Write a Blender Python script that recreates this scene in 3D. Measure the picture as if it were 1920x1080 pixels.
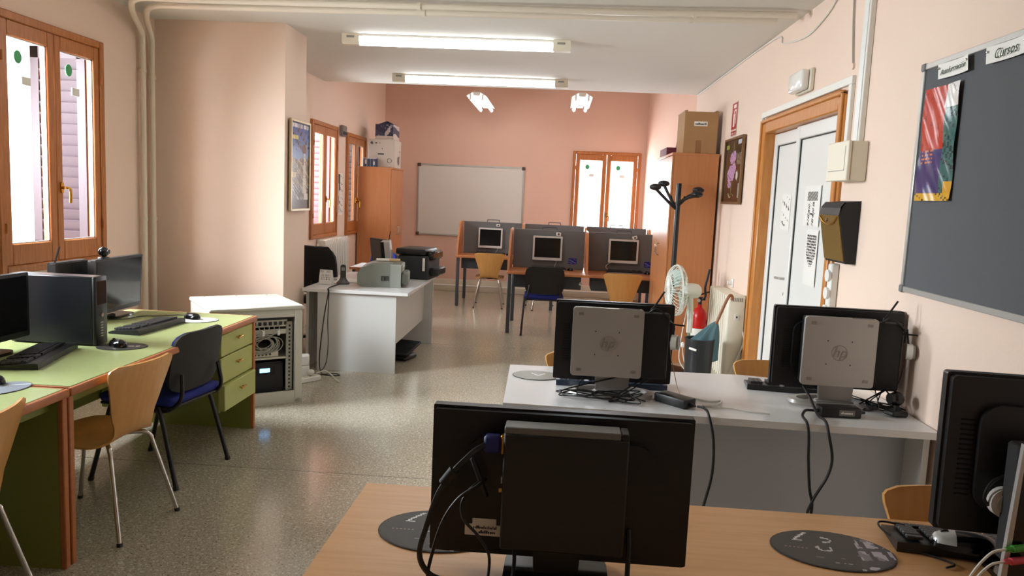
import bpy, bmesh, math, random
from mathutils import Vector, Matrix, Euler
random.seed(7)
PI = math.pi
for o in list(bpy.data.objects):
    bpy.data.objects.remove(o)
SC = bpy.context.scene
COL = SC.collection

# ------------------------------------------------------------------ camera
cam_d = bpy.data.cameras.new('camera'); cam = bpy.data.objects.new('camera', cam_d); COL.objects.link(cam)
yaw, pitch, roll, F = 0.05257, 0.117056, 0.044289, 1445.5
fw = Vector((-math.sin(yaw)*math.cos(pitch), math.cos(yaw)*math.cos(pitch), -math.sin(pitch)))
rt = Vector((math.cos(yaw), math.sin(yaw), 0)); up = rt.cross(fw)
r2 = math.cos(roll)*rt + math.sin(roll)*up; u2 = -math.sin(roll)*rt + math.cos(roll)*up
m = Matrix((r2, u2, -fw)).transposed().to_4x4(); m.translation = Vector((0, 0, 1.60))
cam.matrix_world = m
cam_d.sensor_fit = 'HORIZONTAL'; cam_d.sensor_width = 36.0; cam_d.lens = F/1920*36.0
cam_d.clip_start = 0.02; cam_d.clip_end = 200
SC.camera = cam

# ------------------------------------------------------------------ daylight and exposure
W = bpy.data.worlds.new('sky'); SC.world = W; W.use_nodes = True
bg = W.node_tree.nodes['Background']
bg.inputs[0].default_value = (0.90, 0.95, 1.0, 1); bg.inputs[1].default_value = 2.6
SC.view_settings.view_transform = 'Standard'; SC.view_settings.look = 'None'
SC.view_settings.gamma = 1.0; SC.view_settings.use_curve_mapping = False
SC.view_settings.exposure = 1.0
TUBE = 5.5      # emission of the fluorescent tubes
def daylight(loc, rot, sx, sy, power):
    d = bpy.data.lights.new('window_daylight', 'AREA'); d.shape = 'RECTANGLE'; d.size = sx; d.size_y = sy
    d.energy = power; d.color = (0.86, 0.94, 1.0)
    o = bpy.data.objects.new('window_daylight', d); COL.objects.link(o); o.location = loc; o.rotation_euler = rot
    return o

# daylight arrives at the panes from the open sky
daylight((-3.31-.9, 4.55, 2.25), (0, -PI/2+.42, 0), 1.4, .9, 150).data.spread = math.radians(130)
daylight((-3.31-.6, 3.30, 2.15), (0, -PI/2+.42, 0), 1.4, 1.0, 130)  # area lamp for the added unseen window, brightens pillar and desk end panel
daylight((-2.88-.45, 9.4, 1.75), (0, -PI/2, 0), 1.3, 1.0, 50)
daylight((.78, 12.75+.5, 1.7), (-PI/2, 0, 0), 1.0, 1.4, 95)

# ------------------------------------------------------------------ materials
def s2l(c):
    c = c/255.0
    return c/12.92 if c <= 0.04045 else ((c+0.055)/1.055)**2.4
def lin(rgb): return (s2l(rgb[0]), s2l(rgb[1]), s2l(rgb[2]), 1)
MATS = {}
def M(name, rgb, rough=0.5, metal=0.0, var=None, bump=None, emit=0, spec=0.5, stretch=None):
    if name in MATS: return MATS[name]
    mt = bpy.data.materials.new(name); mt.use_nodes = True; nt = mt.node_tree
    b = nt.nodes['Principled BSDF']; L = nt.links.new
    b.inputs['Base Color'].default_value = lin(rgb); b.inputs['Roughness'].default_value = rough
    b.inputs['Metallic'].default_value = metal; b.inputs['Specular IOR Level'].default_value = spec
    if emit:
        b.inputs['Emission Color'].default_value = lin(rgb); b.inputs['Emission Strength'].default_value = emit
    if var or bump:
        tc = nt.nodes.new('ShaderNodeTexCoord'); mp = nt.nodes.new('ShaderNodeMapping')
        L(tc.outputs['Object'], mp.inputs[0])
        if stretch: mp.inputs['Scale'].default_value = stretch
    if var:                       # (scale, second colour, amount)
        n = nt.nodes.new('ShaderNodeTexNoise'); n.inputs['Scale'].default_value = var[0]; n.inputs['Detail'].default_value = 4
        L(mp.outputs[0], n.inputs['Vector'])
        r = nt.nodes.new('ShaderNodeMapRange'); r.inputs[1].default_value = .35; r.inputs[2].default_value = .65
        r.inputs[4].default_value = var[2]; L(n.outputs[0], r.inputs[0])
        mx = nt.nodes.new('ShaderNodeMix'); mx.data_type = 'RGBA'
        mx.inputs[6].default_value = lin(rgb); mx.inputs[7].default_value = lin(var[1])
        L(r.outputs[0], mx.inputs[0]); L(mx.outputs[2], b.inputs['Base Color'])
    if bump:
        n = nt.nodes.new('ShaderNodeTexNoise'); n.inputs['Scale'].default_value = bump[0]; n.inputs['Detail'].default_value = 3
        L(mp.outputs[0], n.inputs['Vector'])
        bp = nt.nodes.new('ShaderNodeBump'); bp.inputs['Strength'].default_value = bump[1]; bp.inputs['Distance'].default_value = 0.004
        L(n.outputs[0], bp.inputs['Height']); L(bp.outputs[0], b.inputs['Normal'])
    MATS[name] = mt
    return mt
def floor_mat():
    mt = bpy.data.materials.new('speckled_floor'); mt.use_nodes = True; nt = mt.node_tree; L = nt.links.new
    b = nt.nodes['Principled BSDF']; tc = nt.nodes.new('ShaderNodeTexCoord')
    col = None
    base = nt.nodes.new('ShaderNodeRGB'); base.outputs[0].default_value = lin((172, 163, 143)); col = base.outputs[0]
    for sc, thr, c in ((55, .64, (200, 193, 176)), (85, .66, (124, 115, 98)), (120, .68, (224, 219, 206))):
        n = nt.nodes.new('ShaderNodeTexNoise'); n.inputs['Scale'].default_value = sc; n.inputs['Detail'].default_value = 1
        L(tc.outputs['Object'], n.inputs['Vector'])
        r = nt.nodes.new('ShaderNodeMapRange'); r.inputs[1].default_value = thr-.05; r.inputs[2].default_value = thr
        L(n.outputs[0], r.inputs[0])
        mx = nt.nodes.new('ShaderNodeMix'); mx.data_type = 'RGBA'; L(r.outputs[0], mx.inputs[0]); L(col, mx.inputs[6])
        mx.inputs[7].default_value = lin(c); col = mx.outputs[2]
    L(col, b.inputs['Base Color']); b.inputs['Roughness'].default_value = .16
    return mt
def glass_mat(name, tint=(255, 255, 255), gloss=.12):
    mt = bpy.data.materials.new(name); mt.use_nodes = True; nt = mt.node_tree; L = nt.links.new
    for n in list(nt.nodes):
        if n.type == 'BSDF_PRINCIPLED': nt.nodes.remove(n)
    out = nt.nodes['Material Output']
    t = nt.nodes.new('ShaderNodeBsdfTransparent'); t.inputs[0].default_value = lin(tint)
    g = nt.nodes.new('ShaderNodeBsdfGlossy'); g.inputs['Roughness'].default_value = .02
    mx = nt.nodes.new('ShaderNodeMixShader'); mx.inputs[0].default_value = .05; L(t.outputs[0], mx.inputs[1]); L(g.outputs[0], mx.inputs[2])
    L(mx.outputs[0], out.inputs[0]); return mt
def print_mat():
    mt = bpy.data.materials.new('printed_paper'); mt.use_nodes = True; nt = mt.node_tree
    b = nt.nodes['Principled BSDF']; a = nt.nodes.new('ShaderNodeAttribute'); a.attribute_name = 'print'
    nt.links.new(a.outputs['Color'], b.inputs['Base Color']); b.inputs['Roughness'].default_value = .45
    return mt
FLOOR = floor_mat(); GLASS = glass_mat('clear_glass'); PRINT = print_mat()
PRINT_GLOSS = PRINT.copy(); PRINT_GLOSS.name = 'printed_glossy'; PRINT_GLOSS.node_tree.nodes['Principled BSDF'].inputs['Roughness'].default_value = .12
PEACH = M('peach_plaster', (236, 212, 194), .85, bump=(90, .22), var=(1.5, (233, 207, 190), .5))
FARLIT = M('far_lit_plaster', (230, 192, 172), .85, bump=(90, .22), var=(1.5, (226, 186, 168), .5))  # wall plaster tinted pinker: the far section's lamplight is put into the colour
CEIL = M('white_ceiling', (222, 217, 208), .9, bump=(60, .1))
PINE = M('pine_wood', (192, 122, 66), .35, var=(9, (164, 96, 48), .8), stretch=(6, 6, .6))
CABW = M('beech_cabinet', (198, 132, 84), .38, var=(5, (188, 120, 74), .6), stretch=(8, 8, .5))
BEECH = M('beech_desk', (212, 162, 110), .3, var=(6, (200, 146, 92), .7), stretch=(.6, 10, 4))
EDGE = M('wood_edging', (188, 116, 66), .42, var=(10, (172, 98, 54), .6), stretch=(4, .6, 4))
PLY = M('plywood', (216, 160, 92), .32, var=(5, (204, 146, 78), .6), stretch=(9, 3, .8))
GREEN = M('green_laminate', (166, 177, 120), .26, var=(30, (160, 171, 114), .4))
GREEND = M('green_panel', (134, 140, 66), .45)
GREENDR = M('green_drawer', (180, 186, 108), .4)
LGREY = M('light_grey_laminate', (208, 209, 207), .36)
DESKW = M('pale_desk_top', (224, 225, 225), .26)
WHITE = M('white_plastic', (232, 230, 222), .4)
IVORY = M('ivory_paint', (230, 222, 202), .45)
PIPEW = M('cream_pipe_paint', (226, 214, 196), .4)
BLACK = M('black_plastic', (22, 22, 23), .42)
BLACKG = M('black_gloss', (14, 14, 16), .15)
BLACKM = M('black_matte', (28, 27, 27), .65, bump=(300, .1))
DARKN = M('dark_navy_plastic', (22, 24, 32), .35)
CABLE = M('black_cable', (18, 18, 18), .5)
WCABLE = M('white_cable', (220, 216, 206), .5)
GCABLE = M('grey_cable', (168, 164, 154), .5)
SILVER = M('silver_paint', (182, 180, 176), .36, metal=.35)
SILVERD = M('silver_relief', (150, 146, 140), .35, metal=.4)
CHROME = M('chrome', (200, 196, 190), .16, metal=1)
ALU = M('aluminium', (196, 196, 192), .35, metal=.6)
BLUEF = M('blue_fabric', (26, 38, 128), .85, bump=(400, .3))
GREYF = M('grey_felt', (92, 94, 96), .92, bump=(350, .3))
CARF = M('carrel_felt', (116, 118, 120), .92, bump=(350, .3))
SLATE = M('slate_metal', (70, 74, 80), .45)
GREYP = M('printer_grey', (126, 132, 124), .5)
GREYP2 = M('printer_grey_light', (150, 154, 146), .5)
RACKC = M('rack_paint', (206, 204, 192), .4)
RED = M('extinguisher_red', (196, 22, 20), .3)
CARD = M('cardboard', (176, 136, 92), .75, var=(6, (166, 126, 84), .5))
GOLD = M('gold_paint', (150, 122, 66), .3, metal=.55)
UMB = M('umbrella_cloth', (86, 116, 122), .8)
DOORW = M('door_white', (232, 232, 228), .32)
PAPER = M('paper', (238, 236, 228), .7)
INK = M('dark_green_ink', (40, 66, 40), .7)
SCREEN = M('dark_screen', (20, 20, 23), .12)
BLUEP = M('vga_blue', (22, 34, 110), .45)
BRASS = M('brass', (196, 150, 70), .25, metal=1)
PURPLE = M('shutter_paint', (50, 33, 40), .6)
LCD = M('lit_display', (120, 190, 255), .3, emit=2.0)
TUBEM = M('tube_glow', (246, 251, 255), .3, emit=TUBE)

# ------------------------------------------------------------------ mesh builder
def catmull(pts, sub=6, closed=False):
    P = [Vector(p) for p in pts]; n = len(P); out = []
    if n < 3: return P
    rng = n if closed else n-1
    for i in range(rng):
        p0 = P[(i-1) % n] if closed or i > 0 else P[0]*2-P[1]
        p1 = P[i]; p2 = P[(i+1) % n]
        p3 = P[(i+2) % n] if closed or i+2 < n else P[-1]*2-P[-2]
        for k in range(sub):
            t = k/sub
            out.append(0.5*((2*p1)+(p2-p0)*t+(2*p0-5*p1+4*p2-p3)*t*t+(3*p1-p0-3*p2+p3)*t**3))
    if not closed: out.append(P[-1])
    return out
class MB:
    def __init__(s): s.bm = bmesh.new()
    def _fin(s, verts, mtx, mi, faces=None):
        if mtx is not None: bmesh.ops.transform(s.bm, matrix=mtx, verts=verts)
        fs = faces if faces is not None else {f for v in verts for f in v.link_faces}
        for f in fs: f.material_index = mi
        return s
    def box(s, c, d, rot=None, bev=0, seg=1, mi=0, mtx=None):
        r = bmesh.ops.create_cube(s.bm, size=1); vs = r['verts']
        bmesh.ops.scale(s.bm, vec=Vector(d), verts=vs)
        if bev:
            es = {e for v in vs for e in v.link_edges}
            q = bmesh.ops.bevel(s.bm, geom=list(es), offset=min(bev, min(d)*.45), segments=seg, profile=.5, affect='EDGES')
            vs = list({v for f in q['faces'] for v in f.verts} | {v for v in vs if v.is_valid})
        T = Matrix.Translation(Vector(c))
        if rot: T = T @ Euler(rot).to_matrix().to_4x4()
        if mtx is not None: T = mtx @ T
        return s._fin(vs, T, mi)
    def b2(s, a, b, **k):          # box by two corners
        return s.box([(a[i]+b[i])/2 for i in range(3)], [abs(b[i]-a[i]) for i in range(3)], **k)
    def tube(s, pts, r, n=8, closed=False, mi=0, smooth=0, r2=None):
        P = catmull(pts, smooth, closed) if smooth else [Vector(p) for p in pts]
        N = len(P); rings = []; prev = None
        for i, p in enumerate(P):
            if closed: t = (P[(i+1) % N]-P[i-1])
            else: t = (P[min(i+1, N-1)]-P[max(i-1, 0)])
            if t.length < 1e-9: t = Vector((0, 0, 1))
            t.normalize()
            if prev is None:
                a = Vector((0, 0, 1)) if abs(t.z) < .9 else Vector((1, 0, 0))
                x = t.cross(a).normalized()
            else:
                x = (prev-t*prev.dot(t))
                x = x.normalized() if x.length > 1e-6 else t.orthogonal().normalized()
            prev = x; y = t.cross(x)
            rr = r if r2 is None else r+(r2-r)*i/max(1, N-1)
            rings.append([s.bm.verts.new(p+(x*math.cos(2*PI*k/n)+y*math.sin(2*PI*k/n))*rr) for k in range(n)])
        fs = []
        for i in range(N if closed else N-1):
            A = rings[i]; B = rings[(i+1) % N]
            for k in range(n):
                fs.append(s.bm.faces.new((A[k], A[(k+1) % n], B[(k+1) % n], B[k])))
        if not closed:
            fs.append(s.bm.faces.new(rings[0][::-1])); fs.append(s.bm.faces.new(rings[-1]))
        for f in fs: f.material_index = mi
        return s
    def cyl(s, p0, p1, r, r2=None, n=16, mi=0): return s.tube([p0, p1], r, n=n, mi=mi, r2=r2)
    def lathe(s, prof, n=24, mtx=None, mi=0):
        rings = []; vs = []
        for r, z in prof:
            ring = [s.bm.verts.new((r*math.cos(2*PI*k/n), r*math.sin(2*PI*k/n), z)) for k in range(n)] if r > 1e-6 else [s.bm.verts.new((0, 0, z))]
            rings.append(ring); vs += ring
        fs = []
        for A, B in zip(rings, rings[1:]):
            for k in range(n):
                a = A[k % len(A)], A[(k+1) % n % len(A)]; b = B[k % len(B)], B[(k+1) % n % len(B)]
                q = []
                for v in (a[0], a[1], b[1], b[0]):
                    if v not in q: q.append(v)
                if len(q) > 2: fs.append(s.bm.faces.new(q))
        return s._fin(vs, mtx, mi, fs)
    def prism(s, poly, d0, d1, axis='z', mi=0, mtx=None):
        def pt(a, b, d): return {'z': (a, b, d), 'y': (a, d, b), 'x': (d, a, b)}[axis]
        A = [s.bm.verts.new(pt(a, b, d0)) for a, b in poly]; B = [s.bm.verts.new(pt(a, b, d1)) for a, b in poly]
        n = len(poly); fs = [s.bm.faces.new(A[::-1]), s.bm.faces.new(B)]
        for k in range(n): fs.append(s.bm.faces.new((A[k], A[(k+1) % n], B[(k+1) % n], B[k])))
        return s._fin(A+B, mtx, mi, fs)
    def rpan(s, w, h, r, d0, d1, axis='y', c=(0, 0), mi=0, seg=5, mtx=None):      # rounded rectangle slab
        return s.prism(rrect(w, h, r, c, seg), d0, d1, axis, mi, mtx)
    def sphere(s, c, r, sc=(1, 1, 1), mi=0, n=12, rot=None):
        q = bmesh.ops.create_uvsphere(s.bm, u_segments=n, v_segments=max(6, n//2), radius=r)
        T = Matrix.Translation(Vector(c))
        if rot: T = T @ Euler(rot).to_matrix().to_4x4()
        return s._fin(q['verts'], T @ Matrix.Diagonal((*sc, 1)), mi)
    def sheet(s, fn, us, vs, th, mi=0):      # thick curved sheet
        def P(u, v): return Vector(fn(u, v))
        top = []; bot = []
        e = 1e-3
        for v in vs:
            a = []; b = []
            for u in us:
                p = P(u, v); du = P(u+e, v)-P(u-e, v); dv = P(u, v+e)-P(u, v-e)
                nn = du.cross(dv)
                nn = nn.normalized() if nn.length > 1e-12 else Vector((0, 0, 1))
                a.append(s.bm.verts.new(p+nn*th/2)); b.append(s.bm.verts.new(p-nn*th/2))
            top.append(a); bot.append(b)
        fs = []; nu = len(us); nv = len(vs)
        for j in range(nv-1):
            for i in range(nu-1):
                fs.append(s.bm.faces.new((top[j][i], top[j][i+1], top[j+1][i+1], top[j+1][i])))
                fs.append(s.bm.faces.new((bot[j][i], bot[j+1][i], bot[j+1][i+1], bot[j][i+1])))
        for i in range(nu-1):
            fs.append(s.bm.faces.new((top[0][i], bot[0][i], bot[0][i+1], top[0][i+1])))
            fs.append(s.bm.faces.new((top[-1][i], top[-1][i+1], bot[-1][i+1], bot[-1][i])))
        for j in range(nv-1):
            fs.append(s.bm.faces.new((top[j][0], top[j+1][0], bot[j+1][0], bot[j][0])))
            fs.append(s.bm.faces.new((top[j][-1], bot[j][-1], bot[j+1][-1], top[j+1][-1])))
        for f in fs: f.material_index = mi
        return s
    def build(s, name, mats, parent=None, loc=None, rot=None, ang=40):
        bmesh.ops.recalc_face_normals(s.bm, faces=s.bm.faces)
        me = bpy.data.meshes.new(name); s.bm.to_mesh(me); s.bm.free()
        if not isinstance(mats, (list, tuple)): mats = [mats]
        for x in mats: me.materials.append(x)
        me.polygons.foreach_set('use_smooth', [True]*len(me.polygons))
        me.set_sharp_from_angle(angle=math.radians(ang))
        o = bpy.data.objects.new(name, me); COL.objects.link(o)
        if parent is not None: o.parent = parent
        if loc is not None: o.location = loc
        if rot is not None: o.rotation_euler = rot
        return o
def rrect(w, h, r, c=(0, 0), seg=5):
    out = []
    for cx, cy, a0 in ((w/2-r, h/2-r, 0), (-w/2+r, h/2-r, 90), (-w/2+r, -h/2+r, 180), (w/2-r, -h/2+r, 270)):
        for k in range(seg+1):
            a = math.radians(a0+90*k/seg); out.append((c[0]+cx+r*math.cos(a), c[1]+cy+r*math.sin(a)))
    return out
def tag(o, label, cat, group=None):
    o['label'] = label; o['category'] = cat
    if group: o['group'] = group
    return o
def thing(name, label, cat, loc=(0, 0, 0), rz=0, group=None, rot=None):
    o = bpy.data.objects.new(name, None); COL.objects.link(o); o.empty_display_size = .05
    o.location = loc; o.rotation_euler = rot if rot else (0, 0, rz)
    return tag(o, label, cat, group)
def struct(o):
    o['kind'] = 'structure'; return o
def sgroup(name, loc=(0, 0, 0), rz=0):
    o = bpy.data.objects.new(name, None); COL.objects.link(o); o.location = loc; o.rotation_euler = (0, 0, rz); return struct(o)
def copy_tree(src, loc, rz, label, parent=None, group=None):
    def rec(o, par):
        c = o.copy(); COL.objects.link(c); c.parent = par
        for ch in [x for x in bpy.data.objects if x.parent == o]: rec(ch, c)
        return c
    c = rec(src, parent); c.location = loc; c.rotation_euler = (0, 0, rz); c['label'] = label
    if group: c['group'] = group
    return c
def clone(o, parent, loc=None, rot=None):
    c = o.copy(); COL.objects.link(c); c.parent = parent
    if loc is not None: c.location = loc
    if rot is not None: c.rotation_euler = rot
    return c
def picture(name, w, h, nx, ny, fn, parent=None, loc=(0, 0, 0), rot=(0, 0, 0), mat=None, bend=None):
    """flat print: local x right, local z up, faces -y; fn(u,v) gives an sRGB colour"""
    vs = []; fs = []; cols = []
    for j in range(ny+1):
        for i in range(nx+1):
            x = (i/nx-.5)*w; z = (j/ny-.5)*h
            vs.append((x, bend(i/nx, j/ny) if bend else 0, z))
    for j in range(ny):
        for i in range(nx):
            a = j*(nx+1)+i; fs.append((a, a+1, a+nx+2, a+nx+1)); cols.append(lin(fn((i+.5)/nx, (j+.5)/ny)))
    me = bpy.data.meshes.new(name); me.from_pydata(vs, [], fs)
    at = me.attributes.new('print', 'FLOAT_COLOR', 'FACE')
    at.data.foreach_set('color', [x for c in cols for x in c])
    me.materials.append(mat or PRINT)
    o = bpy.data.objects.new(name, me); COL.objects.link(o); o.parent = parent; o.location = loc; o.rotation_euler = rot
    return o
def text(name, s, size, mat, parent=None, loc=(0, 0, 0), rot=(PI/2, 0, 0), ext=.0006, shear=0, align='CENTER', scx=1):
    cu = bpy.data.curves.new(name, 'FONT'); cu.body = s; cu.size = size; cu.extrude = ext; cu.shear = shear
    cu.align_x = align; cu.align_y = 'CENTER'; cu.resolution_u = 3
    t = bpy.data.objects.new(name, cu); COL.objects.link(t)
    me = bpy.data.meshes.new_from_object(t.evaluated_get(bpy.context.evaluated_depsgraph_get()))
    bpy.data.objects.remove(t)
    me.materials.clear(); me.materials.append(mat)
    o = bpy.data.objects.new(name, me); COL.objects.link(o); o.parent = parent; o.location = loc; o.rotation_euler = rot
    o.scale = (scx, 1, 1)
    return o
def lettering(parent, w, h, loc, rot, mat, n):
    """small print too fine to read: a row of short uneven strokes, facing local -y"""
    b = MB(); random.seed(n*7+int(w*1000)); x = -w/2
    while x < w/2-.001:
        cw = w/n*random.uniform(.5, .9); hh = h*random.choice((.6, .6, 1.0))
        b.b2((x, -.0006, -h/2), (min(x+cw, w/2), .0004, -h/2+hh)); x += w/n
    return b.build('lettering', mat, parent, loc=loc, rot=rot)
def hsh(*a):
    x = math.sin(sum((i+1)*12.9898*v for i, v in enumerate(a))+4.1)*43758.5453
    return x-math.floor(x)
def vnoise(x, y):
    xi, yi = math.floor(x), math.floor(y); fx, fy = x-xi, y-yi
    fx = fx*fx*(3-2*fx); fy = fy*fy*(3-2*fy)
    return (hsh(xi, yi)*(1-fx)+hsh(xi+1, yi)*fx)*(1-fy)+(hsh(xi, yi+1)*(1-fx)+hsh(xi+1, yi+1)*fx)*fy

# ================================================================== THE ROOM
RX = 1.60          # right wall
LX = -3.31         # near left wall
FLX = -2.88        # far left wall
BY = 12.75         # back wall
CZ = 2.90; CE = 9.45   # near ceiling height and where it ends
FRX = 1.40         # right wall at the back corner
TOPZ = 3.9
struct(MB().b2((-4.2, -2.6, -.1), (2.2, 13.2, 0)).build('floor', FLOOR))
fl = bpy.data.objects['floor']
MB().b2((-3.0, 4.165, -.001), (RX, 4.169, .0006)).build('seam', M('floor_seam', (70, 64, 54), .6), fl)
MB().b2((-3.0, 8.10, -.001), (RX, 8.104, .0006)).build('seam', MATS['floor_seam'], fl)
def wall_x(name, x0, x1, y0, y1, z1, holes, mat):      # wall in a plane of constant x, with window or door holes (y0,y1,z0,z1)
    b = MB(); y = y0
    for (a, c, z0, zz) in sorted(holes):
        b.b2((x0, y, 0), (x1, a, z1))
        if z0 > 0: b.b2((x0, a, 0), (x1, c, z0))
        b.b2((x0, a, zz), (x1, c, z1)); y = c
    b.b2((x0, y, 0), (x1, y1, z1))
    return struct(b.build(name, mat))
W1 = (4.40, 5.49, 1.0, 2.565); W2 = (8.90, 9.98, 1.0, 2.40); W3 = (10.42, 11.45, .985, 2.375); W4 = (.23, 1.33, 0.85, 2.395)
wall_x('wall_left', LX-.28, LX, -2.4, 6.30, CZ, [(W1[0]+.03, W1[1]-.03, W1[2]+.03, W1[3]-.03), (2.78, 3.85, 1.0, 2.56)], PEACH)
struct(MB().b2((-3.6, 6.25, 0), (-2.232, 6.775, CZ)).build('wall_pillar', PEACH))
struct(MB().b2((-3.6, 6.775, 0), (FLX-.28, 6.80, TOPZ)).build('wall_return', PEACH))
wall_x('wall_left_far', FLX-.28, FLX, 6.775, BY+.2, TOPZ, [(a+.03, b-.03, c+.03, d-.03) for a, b, c, d in (W2, W3)], PEACH)
b = MB(); x0, x1, z0, z1 = W4[0]+.03, W4[1]-.03, W4[2]+.03, W4[3]-.03
b.b2((-3.2, BY, 0), (x0, BY+.28, TOPZ)).b2((x1, BY, 0), (1.9, BY+.28, TOPZ)).b2((x0, BY, 0), (x1, BY+.28, z0)).b2((x0, BY, z1), (x1, BY+.28, TOPZ))
struct(b.build('wall_back', FARLIT))
DOOR = (4.56, 6.22, 0, 2.235)
wall_x('wall_right', RX, RX+.25, -2.4, CE, CZ+.3, [DOOR], PEACH)
b = MB(); b.prism([(RX, CE-.001), (FRX, BY+.02), (FRX+.3, BY+.1), (RX+.3, CE-.001)], 0, TOPZ)
struct(b.build('wall_right_far', FARLIT))  # pinker than wall_right: change of light at the ceiling edge, set as colour
struct(MB().b2((-3.6, -2.6, 0), (1.9, -2.4, CZ)).build('wall_front', PEACH))
struct(MB().b2((-3.6, -2.6, CZ), (1.9, CE, CZ+.22)).build('ceiling', CEIL))
struct(MB().b2((-3.6, CE-.05, CZ+.22), (1.9, CE, TOPZ)).build('trim_1', FARLIT))
struct(MB().b2((-3.6, CE-.05, TOPZ), (1.9, 13.1, TOPZ+.15)).build('ceiling_far', CEIL))
b = MB().b2((FLX, BY-.018, 0), (FRX, BY, .20), bev=.004)
struct(b.build('baseboard_back', IVORY))
t = thing('heating_pipe', 'thin white heating pipe running low along the back wall', 'pipe', (0, 0, 0))
MB().cyl((-2.3, BY-.06, .10), (.9, BY-.06, .10), .014, n=8).build('pipe', WHITE, t)
for x in (-2.0, -.9, .2): MB().b2((x-.01, BY-.075, .085), (x+.01, BY-.015, .115)).build('clamp', WHITE, t)

def window(name, w, h, wall_pt, rz, handles=(1,), stickers=()):
    """two-leaf pine casement; local x along the wall, local -y into the room, origin at lower left corner"""
    g = sgroup(name, wall_pt, rz)
    f = .05
    b = MB(); d0, d1 = -.03, .06
    b.b2((0, d0, 0), (f, d1, h), bev=.006).b2((w-f, d0, 0), (w, d1, h), bev=.006).b2((f, d0, h-f), (w-f, d1, h), bev=.006).b2((f, d0, 0), (w-f, d1, f), bev=.006)
    b.build('frame', PINE, g)
    lw = (w-2*f)/2
    for k in (0, 1):
        xa = f+k*lw+.003; xb = f+(k+1)*lw-.003; st = .062; bot = .13
        b = MB(); e0, e1 = -.02, .035
        b.b2((xa, e0, f), (xa+st, e1, h-f), bev=.005).b2((xb-st, e0, f), (xb, e1, h-f), bev=.005)
        b.b2((xa+st, e0, f), (xb-st, e1, f+bot), bev=.005).b2((xa+st, e0, h-f-.09), (xb-st, e1, h-f), bev=.005)
        leaf = b.build('leaf', PINE, g)
        MB().b2((xa+st-.005, .005, f+bot-.005), (xb-st+.005, .009, h-f-.085)).build('pane', GLASS, leaf)
        b = MB(); z0 = f+bot; z1 = h-f-.09
        b.b2((xa+st, -.006, z0), (xa+st+.008, .004, z1)).b2((xb-st-.008, -.006, z0), (xb-st, .004, z1)).b2((xa+st, -.006, z0), (xb-st, .004, z0+.008)).b2((xa+st, -.006, z1-.008), (xb-st, .004, z1))
        b.build('glazing_bead', ALU, leaf)
        for z in (.25, h-.3):
            xh = f-.002 if k == 0 else w-f+.002
            MB().cyl((xh, -.034, z), (xh, -.034, z+.06), .007, n=8).build('hinge', PINE, leaf)
        if k in handles:
            xh = xa+.04 if k == 1 else xb-.04; zh = h*.34
            MB().rpan(.028, .075, .012, -.03, -.02, c=(xh, zh)).tube([(xh, -.02, zh), (xh, -.055, zh), (xh+.02, -.065, zh-.005), (xh+.03, -.065, zh-.035), (xh+.03, -.063, zh-.10)], .009, n=8, smooth=4).build('handle', BRASS, leaf)
        if k in stickers:
            xc = (xa+xb)/2
            MB().prism([(xc-.06+.035*math.cos(a*PI/8), h-f-.2+.04*math.sin(a*PI/8)) for a in range(16)], .0035, .0045, 'y').build('sticker', M('green_sticker', (70, 170, 110), .5), leaf)
            MB().b2((xc-.03, .0035, h-f-.36), (xc+.05, .0045, h-f-.31)).build('sticker', PAPER, leaf)
    b = MB().b2((f, d1, f-.02), (w-f, d1+.16, f+.01)); b.build('sill', M('stone_sill', (190, 180, 170), .6), g)
    return g
# local x must run so that -y points into the room
window('window_1', W1[1]-W1[0], W1[3]-W1[2], (LX, W1[0], W1[2]), PI/2, (1,), (0, 1))
window('window_2', W2[1]-W2[0], W2[3]-W2[2], (FLX, W2[0], W2[2]), PI/2, (1,), ())
window('window_3', W3[1]-W3[0], W3[3]-W3[2], (FLX, W3[0], W3[2]), PI/2, (0, 1), ())
window('window_4', W4[1]-W4[0], W4[3]-W4[2], (W4[0], BY, W4[2]), 0, (1,), (0, 1))
window('window_unseen', 1.13, 1.62, (LX, 2.75, .97), PI/2, (1,), ())  # unseen window added left of the view so daylight reaches the pillar front
def shutter(label, x_wall, y, z0, z1, depth, mat):
    t = thing('window_shutter', label, 'shutter', (x_wall, y, z0), 0)
    h = z1-z0
    b = MB(); b.b2((-depth, -.02, 0), (-depth+.06, .02, h)).b2((-.06, -.02, 0), (0, .02, h)).b2((-depth, -.02, 0), (0, .02, .08)).b2((-depth, -.02, h-.08), (0, .02, h))
    b.build('shutter_frame', mat, t)
    n = int((h-.16)/.075); proto = None
    for k in range(n):
        z = .08+(k+.5)*(h-.16)/n
        if proto is None:
            proto = MB().box((-depth/2, 0, 0), (depth-.1, .012, .085), rot=(.35, 0, 0)).build('slat', mat, t, loc=(0, 0, z))
        else: clone(proto, t, (0, 0, z))
shutter('dark red louvred shutter folded open outside the large near window', LX-.065, W1[1]-.065, W1[2]+.06, W1[3]-.05, .40, PURPLE)
shutter('pinkish louvred shutter outside the window beside the framed town poster', FLX-.065, W2[1]-.065, W2[2]+.06, W2[3]-.05, .32, M('shutter_pink', (112, 70, 74), .6))
shutter('dark louvred shutter outside the window next to the tall corner cabinet', FLX-.065, W3[1]-.065, W3[2]+.06, W3[3]-.05, .55, M('shutter_dark', (84, 66, 62), .6))
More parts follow.
